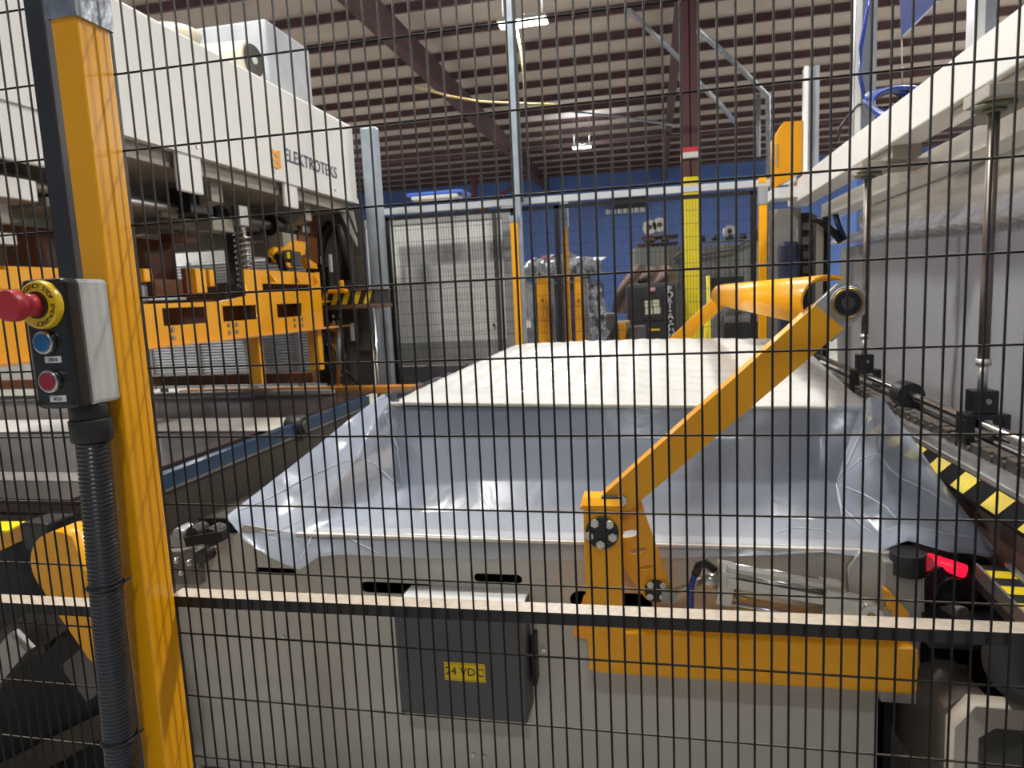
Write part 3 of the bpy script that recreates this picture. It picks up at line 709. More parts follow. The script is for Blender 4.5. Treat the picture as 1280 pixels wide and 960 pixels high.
# white beam
t = thing('gantry_beam', 'white painted gantry beam receding along the right of the line', 'beam', (1.0, 3, 2.05))
MB().box((.965, 1.55, 2.105), (1.10, 5.35, 2.252), .006).build('main_beam', white_p, t)
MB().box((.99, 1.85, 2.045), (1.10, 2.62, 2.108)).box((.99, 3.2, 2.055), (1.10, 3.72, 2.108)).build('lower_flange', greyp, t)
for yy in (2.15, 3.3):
    MB().box((.90, yy, 2.03), (1.5, yy+.16, 2.065), .003).build('cross_plate', mat('grey cross plate', (168, 162, 150), .5), t)  # plain grey-beige plates across the beams
MB().box((1.16, 1.6, 2.00), (1.30, 5.2, 2.09), .006).build('inner_beam', white_p, t)
MB().box((1.34, 1.6, 2.036), (1.5, 5.2, 2.12), .004).build('outer_beam', mat('grey beige paint', (190, 182, 168), .5), t)
MB().box((.97, 1.553, 2.235), (1.10, 1.60, 2.62), .004).build('end_upright', mat('upright grey', (140, 138, 134), .5), t)
# aluminium extrusions standing on the beam
def extr(px0, px1, x, yc, z0, z1, label):
    t = thing('aluminium_upright', label, 'upright', (x, yc, z0))
    a = P(px0, 60, y=yc); b = P(px1, 60, y=yc); wd = b.x-a.x; cx = (a.x+b.x)/2
    m = MB().box((cx-wd/2, yc, z0), (cx-wd*.22, yc+wd, z1)).box((cx+wd*.22, yc, z0), (cx+wd/2, yc+wd, z1)).box((cx-wd/2, yc+wd*.3, z0), (cx+wd/2, yc+wd*.5, z1))
    m.build('profile', mat('extrusion', (186, 188, 192), .35, .6), t)
    MB().box((cx-wd*.6, yc-.004, z0), (cx-wd*.3, yc, z1)).build('white_strip', white_p, t)
    return cx
cxx = extr(1072, 1096, 1.05, 3.95, 2.25, 3.4, 'tall aluminium upright with a blue hose, on the white beam')
MB().tube([P(1085, 0, y=3.93), P(1084, 12, y=3.92), P(1076, 60, y=3.9), P(1075, 95, y=3.9), P(1082, 130, y=3.9)], .010, 8).build('blue_hose', hose_b, bpy.data.objects['aluminium_upright'])
extr(1007, 1025, 1.05, 4.9, 2.25, 2.94, 'short aluminium upright beside the yellow housing')
t = thing('aluminium_upright', 'grey upright at the top right corner behind the white beam', 'upright', (1.25, 2.4, 2.24))
a = P(1217, 20, y=2.45); b = P(1245, 20, y=2.45)
MB().box((a.x, 2.45, 2.24), (b.x, 2.5, 2.9)).build('profile', mat('extrusion', (186, 188, 192), .35, .6), t)
MB().box((a.x, 2.444, 2.24), (a.x+.03, 2.45, 2.9)).build('white_strip', white_p, t)
# hoses coil
t = thing('hose_coil', 'coil of blue air hose lying on the white beam', 'hose', (1.05, 3.6, 2.26))
for k in range(6):
    r = .095-.007*k; c = Vector((1.13-.008*k, 3.55+.03*k, 2.35))
    pts = [c+Vector((math.cos(a)*r*1.35, math.sin(a)*.04+.0*k, math.sin(a)*r*.85+.012*k)) for a in [i*PI/14 for i in range(28)]]
    MB().tube(pts, .0095, 8, closed=True).build('hose_loop', hose_b if k % 3 != 2 else blk, t)
tag(MB().tube([P(1047, 178, y=3.95), P(1050, 160, y=3.95), P(1058, 148, y=3.95), P(1072, 132, y=3.95), P(1095, 122, y=3.85), P(1120, 112, y=3.7)], .008, 8).build('black_cable', blk), 'black cable arching over to the blue hose coil', 'cable')
# yellow housing
t = thing('motor_housing', 'orange yellow motor housing at the far end of the white beam', 'housing', (.95, 5.3, 2.2))
a = P(968, 155, y=5.0); b = P(1003, 215, y=5.0)
MB().plate([(a.x, b.z-.09), (b.x, b.z+.0), (b.x, a.z+.005), (a.x+.06, a.z+.01), (a.x, a.z-.09)], [], .16, frameXZ((0, 5.08, 0))).build('cover', yel, t)
MB().box((a.x+.01, 4.994, b.z+.05), (a.x+.022, 5.0, a.z-.13)).build('grip_slot', mat('slot grey', (170, 150, 110), .5), t)
MB().box((a.x-.01, 5.0, b.z-.16), (a.x+.16, 5.2, b.z-.09)).build('bracket', white_p, t)
# machinery under the far end of the beam
t = thing('gantry_leg', 'dark gantry leg with chain and cylinder below the far beam end', 'machine', (1.1, 5.2, 0))
def bxy(px0, py0, px1, py1, y, dpt, name, m, bev=.004, par=None):
    a = P(px0, py0, y=y); b = P(px1, py1, y=y)
    zc0 = min(a.z, b.z); zc1 = max(a.z, b.z)
    return MB().box((a.x, y, zc0), (b.x, y+dpt, zc1), bev).build(name, m, par if par is not None else t)
bxy(966, 262, 1000, 470, 5.37, .2, 'leg_plate', mat('leg grey', (142, 138, 134), .5))
bxy(975, 302, 999, 440, 5.05, .12, 'navy_cylinder', mat('navy enamel', (38, 44, 70), .4), .03)
bxy(1001, 266, 1014, 450, 5.1, .08, 'chain_column', dk)
bxy(1016, 270, 1019, 450, 5.1, .06, 'guide', dkgrey)
bxy(1020, 276, 1028, 450, 5.1, .06, 'column', greyp)
bxy(1029, 270, 1036, 450, 5.15, .06, 'rear_column', dk)
MB().tube([P(1014, 272, y=5.0), P(1026, 276, y=5.0), P(1040, 288, y=5.0), P(1052, 302, y=5.0)], .025, 8).build('cable_bundle', dk, t)
MB().tube([P(1044, 268, y=5.0), P(1050, 285, y=5.0), P(1056, 300, y=5.0)], .020, 8).build('blue_bundle', mat('dark blue', (26, 44, 90), .4), t)
for k, q in enumerate(((1008, 282), (1008, 300), (1008, 318), (1008, 336))):
    v = P(*q, y=5.09); MB().box((v.x-.025, 5.085, v.z-.03), (v.x+.025, 5.1, v.z+.02)).build('chain_link', dkgrey, t)
bxy(955, 330, 972, 445, 5.6, .2, 'pale_cabinet', mat('pale', (190, 186, 176), .5))
# film roll and hanging film
t = thing('film_roll', 'long white roll of film under the gantry beam', 'roll', (1.35, 4, 1.9))
MB().cyl((1.40, 1.75, 1.925), (1.40, 4.9, 1.945), .082, seg=36, bev=.004).build('roll', mat('white film roll', (226, 224, 220), .35, var=.03, coat=.3), t)
MB().cyl((1.40, 1.65, 1.925), (1.40, 5.0, 1.945), .02, seg=16).build('core', dkgrey, t)
hg = [[Vector((1.37, y, 1.865+.004*y)) for y in (1.2, 2.0, 2.9, 3.8, 4.7, 5.6)],
      [Vector((1.33, y, zz)) for y, zz in ((1.2, 1.82), (2.0, 1.82), (2.9, 1.80), (3.8, 1.82), (4.7, 1.84), (5.6, 1.86))],
      [Vector((1.30, y, zz)) for y, zz in ((1.2, 1.76), (2.0, 1.755), (2.9, 1.762), (3.8, 1.79), (4.7, 1.82), (5.6, 1.84))],
      [Vector((1.36, y, zz)) for y, zz in ((1.2, 1.74), (2.0, 1.735), (2.9, 1.742), (3.8, 1.77), (4.7, 1.80), (5.6, 1.83))]]
filmw = mat('milky film', (196, 196, 198), .18, var=.05, alpha=.85, coat=.6, bump=.25, bscale=14)
t = thing('hanging_film', 'milky film curtain hanging behind the lift rods on the right', 'plastic film', (1.36, 3.4, .9))
sheet('gathered_top', hg, filmw, t, 260, 16, .6, lambda p, u, v: p+Vector((-.010*abs(math.sin(p.y*16+p.z*60+1.5*math.sin(p.y*5)))*math.sin(PI*min(1, v*1.3)), 0, .004*math.sin(p.y*43))))
cg = [[Vector((1.385+.01*math.sin(y*2+z_*5), y, z_)) for y in (1.2, 2.3, 3.4, 4.5, 5.62)] for z_ in (1.80, 1.5, 1.2, .9, .5)]
sheet('curtain', cg, mat('curtain film', (156, 157, 164), .3, var=.05, vscale=1.5, coat=.25, bump=.12, bscale=3), t, 60, 30, .8)

# low right: dark base and cast frame
t = thing('machine_base', 'pale cast machine base leg at the bottom right corner', 'machine base', (.8, 1.7, 0))
cast = mat('cast beige paint', (196, 186, 170), .45, var=.06)
e = P(1172, 875, y=1.62); f = P(1216, 960, y=1.62)
MB().plate([(e.x+.02, .02), (e.x+.02, .545), (e.x+.06, .60), (1.5, .585), (1.5, .54), (e.x+.10, .552), (e.x+.068, .525), (e.x+.072, .02)], [], .05, frameXZ((0, 1.60, 0))).build('front_frame', cast, t)
MB().plate([(e.x+.03, .02), (e.x+.03, .54), (1.5, .54), (1.5, .02)], [], .02, frameXZ((0, 1.66, 0))).build('infill_plate', mat('infill grey', (92, 90, 82), .5), t)
MB().poly([(e.x+.02, 1.625, .30), (e.x+.02, 1.625, .56), (e.x+.06, 1.625, .60), (e.x+.10, 1.625, .60), (e.x+.10, 1.625, .30)], (-.02, .75, 0)).build('side_beam', mat('side beam grey', (92, 86, 80), .5), t)
MB().cyl(P(1290, 830, y=1.45), P(1290, 830, y=1.7), .085, seg=32, bev=.02).build('black_wheel', blk2, t)
MB().box((.60, 2.5, .02), (1.6, 2.6, .9)).build('dark_back', dk, t)
MB().box((.60, 1.9, .02), (.62, 2.5, .5)).build('dark_side', dk, t)
MB().box((.64, 1.72, .655), (1.7, 1.86, .70), .004).build('black_rail', blk2, t)
# beacon assembly
t = thing('signal_motor', 'dark motor with a glowing red light below the film corner', 'motor', (.8, 1.9, .7))
c = P(1187, 738, y=1.86)
MB().cyl(c+Vector((0, .12, 0)), c+Vector((0, 0, 0)), .070, seg=32, bev=.006).build('motor_body', mat('dark maroon', (58, 30, 36), .35, coat=.3), t)
MB().cyl(c+Vector((0, .01, 0)), c+Vector((0, -.018, 0)), .040, seg=28, bev=.004).build('hub', blk, t)
rl = mat('red signal light', (255, 24, 60), .3, var=0, emit=1.3)
v = P(1187, 705, y=1.86)
MB().cyl(v+Vector((-.045, .03, 0)), v+Vector((.040, .0, -.02)), .018, seg=24, bev=.006).build('red_light', rl, t)
v = P(1157, 705, y=1.84)
MB().cyl(v+Vector((0, .03, 0)), v, .022, seg=24, bev=.004).build('red_lens', mat('red lens dim', (200, 60, 70), .15, .3, emit=.4), t)
v = P(1205, 768, y=1.80)
MB().cyl(v+Vector((-.02, .06, -.02)), v, .020, seg=20, bev=.004).build('gland', mat('grey gland', (140, 132, 124), .4), t)
MB().box((c.x-.10, 1.95, c.z-.25), (c.x+.16, 2.05, c.z+.05)).build('carrier', dk, t)

# ------------------------------------------------------------------ far mesh fence, doors, posts
YB = 5.5
t = thing('far_mesh_fence', 'black mesh fence with a pale top rail beyond the mattress', 'fence', (-.6, YB, 0))
MB().box((-2.22, YB-.01, 2.285), (1.05, YB+.04, 2.335)).build('top_rail', mat('pale rail', (196, 200, 204), .4, .2), t)
MB().box((-2.2, YB+.0, 2.235), (1.0, YB+.03, 2.265)).build('mesh_frame', tube_m, t)
mw = MB()
x = -2.18
while x < 1.0:
    mw.box((x-.0014, YB+.012, .2), (x+.0014, YB+.0145, 2.24)); x += .022
z = .25
while z < 2.24:
    mw.box((-2.19, YB+.015, z-.0016), (1.0, YB+.018, z+.0016)); z += .1
mw.build('mesh_wires', mat('far wire', (58, 58, 60), .6), t, kind='stuff')
for xx in (-1.10, P(697, 300, y=5.5).x, P(942, 300, y=5.5).x, -2.19):
    MB().box((xx-.02, YB, .2), (xx+.02, YB+.03, 2.26)).build('mesh_frame', tube_m, t)
# posts
def post(px, pw, y, z0, z1, m, label, name='fence_post', cap=None, cat='post', dpt=.06):
    a = P(px-pw/2, 300, y=y); b = P(px+pw/2, 300, y=y)
    t = thing(name, label, cat, ((a.x+b.x)/2, y, 0))
    MB().box((a.x, y, z0), (b.x, y+dpt, z1), .004).build('post_tube', m, t)
    MB().box((a.x-.04, y-.03, 0), (b.x+.04, y+dpt+.03, .012)).build('base_plate', m, t)
    if cap:
        MB().box((a.x-.006, y-.004, cap[0]), (b.x+.006, y+dpt+.004, cap[1])).build('sleeve', galv2, t)
    return t
a = P(452, 200, y=5.02); b = P(473, 200, y=5.02)
t = thing('corner_post', 'wide galvanised corner post at the end of the white press cover', 'post', (a.x, 5.0, 0))
MB().box((a.x, 5.02, 0), (b.x-.01, 5.10, 2.88), .012).build('post_tube', galv2, t)
MB().cyl((a.x+.02, 4.99, 0), (a.x+.02, 4.99, 1.6), .018, seg=14).build('pipe', steel, t)
q = P(640, 0, y=5.40); q2_ = P(650, 0, y=5.40)
t = thing('tall_silver_post', 'tall slim silver post rising to the roof in the middle', 'post', (-1.1, 5.4, 0))
lw = P(646, 240, y=5.4)
MB().box((lw.x-.032, 5.40, 0), (lw.x+.024, 5.46, 4.6), .004).build('post_tube', galv2, t)
MB().box((lw.x+.026, 5.41, 2.3), (lw.x+.044, 5.45, 4.6)).build('dark_channel', mat('green black', (34, 44, 44), .5), t)
post(643, 9, 5.38, 0, 2.16, yel, 'orange post with silver cap directly below the tall silver post', cap=(2.14, 2.19))
post(706, 7, 5.6, 0, 2.14, yel, 'orange post standing behind the pair of short orange posts', cap=(2.1, 2.32))
post(954, 10, 5.40, 0, 2.24, yel, 'orange post with a silver sleeve under the yellow motor housing', cap=(P(954, 255, y=5.4).z, 2.27))
MB().box(tuple(P(949, 228, y=5.39)), tuple(P(958, 219, y=5.39)+Vector((0, .05, 0)))).build('orange_cap', yel, bpy.data.objects['fence_post.003'])
# short pair of orange posts with grey uprights
for px, lab in ((677, 'short orange post of the pair, left one, in front of the wrapped pallet'), (722, 'short orange post of the pair, right one, in front of the wrapped pallet')):
    v = P(px, 346, y=5.9)
    t = thing('short_post', lab, 'post', (v.x, 5.9, 0))
    w_ = .05 if px == 677 else .033
    MB().box((v.x-w_, 5.9, 0), (v.x+w_, 5.98, v.z), .004).build('post_tube', yel, t)
    MB().box((v.x+w_, 5.92, 0), (v.x+w_+.045, 5.98, v.z-.02), .004).build('grey_channel', mat('channel grey', (130, 124, 122), .5), t)
    MB().cyl((v.x, 5.9, v.z-.2), (v.x, 5.893, v.z-.2), .012, seg=12).build('bolt', brass, t)
# pale enclosure
t = thing('pale_enclosure', 'pale grey panelled enclosure behind the far mesh, left of the silver post', 'enclosure', (-1.8, 5.8, 0))
ep = mat('enclosure panel', (214, 214, 210), .5, var=.03)
a = P(474, 440, y=5.75); b = P(628, 263, y=5.75)
MB().box((a.x-.05, 5.75, 1.19), (b.x, 5.80, b.z), .004).build('main_panel', ep, t)
MB().box((a.x-.05, 5.745, .98), (b.x, 5.80, 1.185), .004).build('lower_panel', mat('enclosure grey', (150, 150, 148), .5), t)
MB().box((a.x-.05, 5.75, 0), (b.x, 5.80, .97)).build('base_panel', mat('plinth grey', (96, 94, 94), .5), t)
MB().box((a.x-.05, 5.74, b.z-.06), (b.x, 5.75, b.z)).build('header', mat('header', (168, 168, 166), .5), t)
MB().box((b.x-.09, 5.73, .95), (b.x-.06, 5.75, b.z)).build('door_edge', dkgrey, t)
MB().box((b.x, 5.70, .3), (b.x+.10, 5.9, b.z+.05), .004).build('corner_column', mat('column grey', (150, 152, 152), .5), t)
MB().cyl((b.x-.12, 5.74, 1.32), (b.x-.12, 5.73, 1.32), .012, seg=12).build('knob', dk, t)
t = thing('blue_light_bar', 'blue edged light tray above the pale enclosure', 'tray', (-1.9, 6.2, 2.4))
a = P(508, 246, y=6.2); b = P(578, 240, y=6.2)
MB().box((a.x, 6.2, a.z), (b.x, 6.5, a.z+.03), .006).build('tray', mat('bright blue', (70, 110, 210), .3), t)
MB().box((a.x+.05, 6.19, a.z-.04), (b.x-.05, 6.4, a.z-.005), .006).build('glass_panel', lgrey, t)
for xx in (a.x+.06, b.x-.1): MB().box((xx, 6.3, 0), (xx+.04, 6.34, a.z)).build('leg', dkgrey, t)

# ------------------------------------------------------------------ background behind the far fence
def B_(px0, py0, px1, py1, y, dpt, name, m, par, bev=.01):
    a = P(px0, py0, y=y); b = P(px1, py1, y=y)
    return MB().box((a.x, y, a.z), (b.x, y+dpt, b.z), bev).build(name, m, par)
foil = mat('stretch wrap silver', (150, 154, 162), .2, .5, var=.45, vscale=12, bump=1, bscale=14)
t = thing('wrapped_pallet', 'pallet of dark boxes in crinkled silver stretch wrap behind the orange posts', 'pallet', tuple(P(690, 440, y=8.2)))
B_(654, 530, 748, 352, 8.2, .9, 'dark_load', mat('dark load', (38, 42, 58), .4, var=.3, vscale=6), t)
MB().box((-1.6, 8.2, 0), (-.65, 9.1, .13)).build('pallet_base', brown, t)
mb = MB(); a = P(650, 350, y=8.15); b = P(752, 316, y=8.15)
gr = 36
V = []
for j in range(7):
    rowv = []
    for i in range(gr+1):
        u = i/gr; ang = u*PI
        x = lerp(a.x, b.x, u); z = lerp(a.z, b.z, (j/6))
        bul = .10*math.sin(j/6*PI)
        rowv.append(mb.bm.verts.new((x+random.uniform(-.02, .02), 8.1-bul-.05*math.sin(ang)+random.uniform(-.03, .03), z+random.uniform(-.03, .03)-(.12*(abs(u-.5)*2)**3 if j > 3 else 0))))
    V.append(rowv)
for j in range(6):
    for i in range(gr): mb.bm.faces.new((V[j][i], V[j][i+1], V[j+1][i+1], V[j+1][i]))
mb.bm.faces.new([v for v in V[-1]] + [mb.bm.verts.new((b.x, 9.1, b.z)), mb.bm.verts.new((a.x, 9.1, b.z))])
mb.build('wrap_top', foil, t)
mb = MB(); a = P(733, 440, y=8.15); b = P(750, 350, y=8.15); V = []
for j in range(16):
    V.append([mb.bm.verts.new((lerp(a.x, b.x, i/6)+.1*(1-j/15)*(i/6)+random.uniform(-.03, .03), 8.12+random.uniform(-.06, .06)+.1*i/6, lerp(a.z, b.z, j/15))) for i in range(7)])
for j in range(15):
    for i in range(6): mb.bm.faces.new((V[j][i], V[j][i+1], V[j+1][i+1], V[j+1][i]))
mb.build('wrap_side', foil, t)
B_(656, 440, 668, 350, 8.08, .05, 'wrap_strip', foil, t)
B_(678, 338, 682, 320, 8.0, .01, 'red_label', mat('red white label', (200, 90, 90), .5), t)
B_(656, 410, 664, 400, 8.05, .01, 'white_tag', label_m, t)
B_(690, 352, 736, 336, 8.05, .2, 'dark_tray', dk, t)

# large grey machine
gm = mat('far grey machine', (142, 144, 136), .6, var=.08, stretch=(12, 1, 1))
t = thing('grey_process_machine', 'large grey louvred machine with brown cloth hanging, behind the yellow bollard sleeve', 'machine', tuple(P(860, 440, y=11)))
B_(792, 482, 948, 302, 11.6, 1.5, 'body', gm, t)
B_(858, 303, 948, 299, 11.55, .2, 'top_edge', mat('top edge', (110, 110, 108), .6), t)
for k in range(26):
    px = 796+k*5.8
    B_(px, 360, px+.9, 306, 11.57, .03, 'rib', mat('rib grey', (112, 114, 110), .6), t, 0)
B_(884, 370, 930, 345, 11.5, .06, 'dark_opening', dk, t)
B_(885, 388, 900, 380, 11.5, .05, 'dark_vent', dk, t)
B_(905, 440, 950, 394, 11.3, .3, 'grey_case', mat('case grey', (120, 118, 116), .5), t)
B_(906, 436, 948, 402, 11.25, .05, 'case_opening', dk, t)
B_(912, 386, 932, 379, 11.4, .03, 'red_white_plate', mat('pink plate', (196, 140, 140), .5), t)
cb = P(845, 340, y=11.45)
MB().tube([P(849, 330, y=11.45), P(843, 322, y=11.45), P(850, 316, y=11.45), P(880, 318, y=11.45), P(915, 312, y=11.45), P(940, 298, y=11.45), P(958, 268, y=11.45)], .025, 6).build('cable', dkgrey, t)
# cloth
mb = MB(); V = []
for j in range(19):
    rowv = []
    for i in range(25):
        u, v = i/24, j/18
        left = 786-20*v-6*math.sin(v*3); right = 842+5*math.sin(v*5)
        top = 340-9*math.sin(PI*u)**.5-3*math.sin(u*9)
        px = lerp(left, right, u); pyy = lerp(top, 392 if u < .35 else 362+10*u, v)
        rowv.append(mb.bm.verts.new(P(px, pyy, y=11.1-.25*math.sin(PI*v)+.08*math.sin(u*19+v*7))))
    V.append(rowv)
for j in range(18):
    for i in range(24): mb.bm.faces.new((V[j][i], V[j][i+1], V[j+1][i+1], V[j+1][i])).smooth = True
tag(mb.build('brown_cloth', mat('brown cloth', (112, 90, 82), .9, var=.3, vscale=3, bump=.5, bscale=8)), 'brown crumpled cloth draped over the black evaporative cooler', 'cloth')
t = thing('evaporative_cooler', 'black evaporative cooler with white vertical lettering beneath the brown cloth', 'cooler', tuple(P(820, 440, y=10)))
blkc = mat('cooler black', (34, 34, 38), .5)
B_(786, 502, 846, 352, 10.1, .9, 'housing', blkc, t, .06)
B_(803, 401, 829, 366, 10.06, .05, 'panel_recess', mat('panel recess', (26, 26, 28), .5), t)
for cx_, cy_ in ((810, 380), (820, 379), (811, 389), (821, 388)):
    v = P(cx_, cy_, y=10.05); MB().box((v.x-.05, 10.045, v.z-.048), (v.x+.05, 10.06, v.z+.048), .006).build('switch', mat('switch beige', (206, 204, 176), .5), t)
v = P(815, 362, y=10.08); MB().box((v.x-.045, 10.07, v.z-.028), (v.x+.045, 10.09, v.z+.028), .006).build('badge', mat('badge pink', (206, 150, 160), .5), t)
v = P(818, 412, y=10.08); MB().box((v.x-.08, 10.07, v.z-.015), (v.x+.08, 10.09, v.z+.015)).build('yellow_label', yel2, t)
tx = MB()
for k, ch in enumerate('PORT-A-COOL'):
    v = P(836.5+.3*k, 362+6.7*k, y=10.08)
    tx.text('\u2022' if ch == '-' else ch, .13, frameXZ((v.x, 10.08, v.z)), .004)
tx.build('lettering', label_m, t)
for q, lab in (((812, 284), 'left of two white rolls standing on the plank above the cooler'), ((824.5, 281), 'right of two white rolls standing on the plank above the cooler'), ((912, 289), 'single white roll on top of the grey machine, right of the yellow sleeve')):
    v = P(*q, y=11.7); t = thing('white_roll', lab, 'roll', (v.x, 11.7, v.z-.11), 'rolls on top of the machine')
    r_ = .115 if q[0] < 900 else .095
    MB().plate(circ(0, 0, r_, 28), [circ(0, 0, .042, 16)], .26, frameXZ((v.x, 11.8, v.z))).build('roll', mat('white roll paper', (196, 194, 190), .7), t)
    MB().cyl((v.x, 11.68, v.z), (v.x, 11.9, v.z), .04, seg=16).build('core', dk, t)
t = thing('brown_pallet', 'brown wooden pallet lying on the machine under the two rolls', 'pallet', tuple(P(830, 305, y=11.6)))
for (x0_, y0_, x1_, y1_) in ((802, 297, 848, 292), (806, 301, 818, 297), (828, 300, 836, 296), (796, 306, 848, 301)):
    B_(x0_, y0_, x1_, y1_, 11.5, .8, 'plank', mat('dark wood', (100, 68, 56), .8, var=.2), t, .004)
for k in range(5):
    v = P(872+k*17, 300-k*.6, y=11.8)
    MB().cyl((v.x, 11.7, v.z), (v.x+.12, 11.7, v.z+.01), .06, seg=12).build('roll_holder', dk, bpy.data.objects['grey_process_machine'])
# wall sign
t = thing('dark_wall_unit', 'dark wall unit with a row of white tags on the blue wall', 'wall unit', tuple(P(785, 262, y=33.5)))
B_(764, 263, 807, 242, 33.5, .5, 'unit', mat('unit dark', (34, 33, 38), .6), t)
for k in range(7):
    B_(757+k*7.2, 268-.5*k, 762.5+k*7.2, 262-.5*k, 33.4, .1, 'white_tag', label_m, t, .002)
# far clutter behind
t = thing('grey_bins', 'grey bins and an orange crate stacked low beside the cooler', 'bins', tuple(P(770, 440, y=9.2)))
B_(750, 440, 768, 392, 9.4, .5, 'grey_bin', mat('bin grey', (96, 92, 88), .6, var=.25), t)
B_(770, 440, 786, 402, 9.2, .5, 'crate', mat('crate beige', (150, 132, 90), .6, var=.25), t)
B_(774, 440, 782, 404, 9.15, .04, 'orange_panel', yel, t)
B_(788, 450, 806, 408, 9.0, .4, 'grey_bag', mat('bag grey', (84, 78, 76), .8, var=.25), t)
t = thing('thin_bollard', 'thin yellow bollard right of the yellow sleeve', 'bollard', tuple(P(886, 440, y=9)))
MB().cyl((P(887, 440, y=9).x, 9, 0), tuple(P(885, 345, y=9)), .022, seg=12).build('pole', yel2, t)
MB().cyl((P(876, 440, y=9).x, 9, 0), tuple(P(883, 390, y=9)), .02, seg=12).build('leg', yel2, t)
# blue machine/column on the far right seen through the gantry
tag(MB().box((3.2, 12, 0), (4.6, 12.5, 3.4)).build('blue_partition', blue_wall), 'flat blue partition seen through the gap under the white beam', 'partition')
t = thing('wall_banner', 'dark blue banner hanging near the top right corner', 'banner', (2.6, 6.5, 3.5))
MB().poly([P(1125, 0, y=6.5), P(1127, 47, y=6.5), P(1172, 0, y=6.5), P(1180, -60, y=6.5), P(1125, -60, y=6.5)], (0, .01, 0)).build('sheet', mat('navy banner', (40, 52, 104), .5), t)
MB().bar(P(1128, 46, y=6.48), P(1172, 2, y=6.48), .02, .012).build('hem', mat('hem grey', (130, 134, 150), .5), t)
MB().cyl(tuple(P(1127, 47, y=6.5)), tuple(P(1128, 110, y=6.5)), .006, seg=6).build('cord', mat('cord', (150, 146, 136), .7), t)

# ------------------------------------------------------------------ left press
XL = -2.2
t = thing('press_machine', 'big white press with a lettered cover on the left of the line', 'machine', (-3, 3.5, 0))
MB().box((-4.4, .6, 2.315), (XL, 4.98, 2.883), .012).build('cover', white_p, t)
MB().box((XL-.002, .6, 2.312), (XL+.006, 4.98, 2.345)).build('cover_lip', white_p, t)
lt = MB(); M = frameXZ((XL+.004, 4.29, 2.480), (0, 1, 0), (0, 0, 1)); lt.text('ELEKTROTEKS', .112, M, .001)
lt.build('lettering', navy, t)
lg_ = MB()
for zz in (2.390, 2.430, 2.470):
    lg_.plate([(0, 0), (.05, -.015), (.10, 0), (.10, .022), (.05, .010), (0, .022)], [], .002, frameXZ((XL+.004, 3.78, zz), (0, 1, 0), (0, 0, 1)))
lg_.plate([(.06, -.012), (.10, 0), (.10, .10), (.06, .09)], [], .002, frameXZ((XL+.0045, 3.78, 2.390), (0, 1, 0), (0, 0, 1)))
lg_.build('emblem', orange_ink, t)
for yy in (1.4, 2.35, 3.1, 3.8, 4.6): MB().cyl((XL, yy, 2.36), (XL+.006, yy, 2.36), .010, seg=12).build('cover_screw', steel2, t)
def X_(px0, py0, px1, py1, x, dpt, name, m, par=None, bev=.004):
    """box whose face looks towards the line: px/py of two opposite corners on the plane x"""
    a = P(px0, py0, x=x); b = P(px1, py1, x=x)
    return MB().box((x-dpt, a.y, a.z), (x, b.y, b.z), bev).build(name, m, par if par is not None else t)
for ya, yb, z0_ in ((1.95, 2.30, 2.11), (2.95, 3.13, 2.13), (3.92, 4.08, 2.17), (.9, 1.2, 1.9)):
    MB().box((XL-.03, ya, z0_), (XL-.006, yb, 2.32), .008).build('hanging_plate', white_p, t)
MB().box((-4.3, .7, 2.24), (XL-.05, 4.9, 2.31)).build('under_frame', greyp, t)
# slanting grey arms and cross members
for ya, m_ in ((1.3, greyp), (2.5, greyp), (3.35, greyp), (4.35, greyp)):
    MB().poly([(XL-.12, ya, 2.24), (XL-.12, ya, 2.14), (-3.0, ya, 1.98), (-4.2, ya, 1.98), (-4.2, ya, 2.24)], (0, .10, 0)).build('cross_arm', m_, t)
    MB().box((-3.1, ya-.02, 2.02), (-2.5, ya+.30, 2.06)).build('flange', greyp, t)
MB().box((-2.75, .8, 2.08), (-2.6, 4.9, 2.16), .01).build('grey_beam', mat('warm grey beam', (158, 148, 134), .5), t)
MB().cyl((-2.5, .8, 2.10), (-2.5, 4.9, 2.10), .03, seg=16).build('drive_shaft', steel2, t)
for yy in (1.6, 2.75, 3.55, 4.2): MB().cyl((-2.5, yy, 2.10), (-2.5, yy+.12, 2.10), .07, seg=20, bev=.005).build('drum', dk, t)
# small dark fittings clutter
rr = random.Random(5)
for k in range(26):
    y = rr.uniform(1.0, 4.8); z = rr.uniform(1.86, 2.24); x = rr.uniform(-2.9, -2.35)
    s1, s2, s3 = rr.uniform(.02, .07), rr.uniform(.03, .12), rr.uniform(.02, .07)
    MB().box((x-s1, y-s2, z-s3), (x+s1, y+s2, z+s3), .006).build('fitting', rr.choice((dk, dkgrey, greyp, steel2, brown)), t)
# bellows columns (springs) and rods
def spring(y, x, z0, z1, r, par):
    pts = []; n = int((z1-z0)/.032)
    for i in range(n*14):
        a = i*2*PI/14; pts.append(Vector((x+r*math.cos(a), y+r*math.sin(a), z0+(z1-z0)*i/(n*14))))
    return MB().tube(pts, .009, 6).build('spring', steel, par)
for y, x in ((1.72, -2.35), (3.8, -2.45), (2.2, -2.9)):
    spring(y, x, 1.68, 2.02, .045, t)
    MB().cyl((x, y, 1.45), (x, y, 2.15), .028, seg=16).build('guide_rod', steel2, t)
for y, x in ((2.95, -2.6), (4.1, -2.7), (2.3, -3.2)):
    MB().cyl((x, y, 1.7), (x, y, 2.1), .07, seg=20, bev=.01).build('actuator', mat('dark actuator', (84, 80, 80), .3, .6), t)
    MB().cyl((x, y, 1.55), (x, y, 1.72), .085, seg=20, bev=.01).build('actuator_base', dkgrey, t)
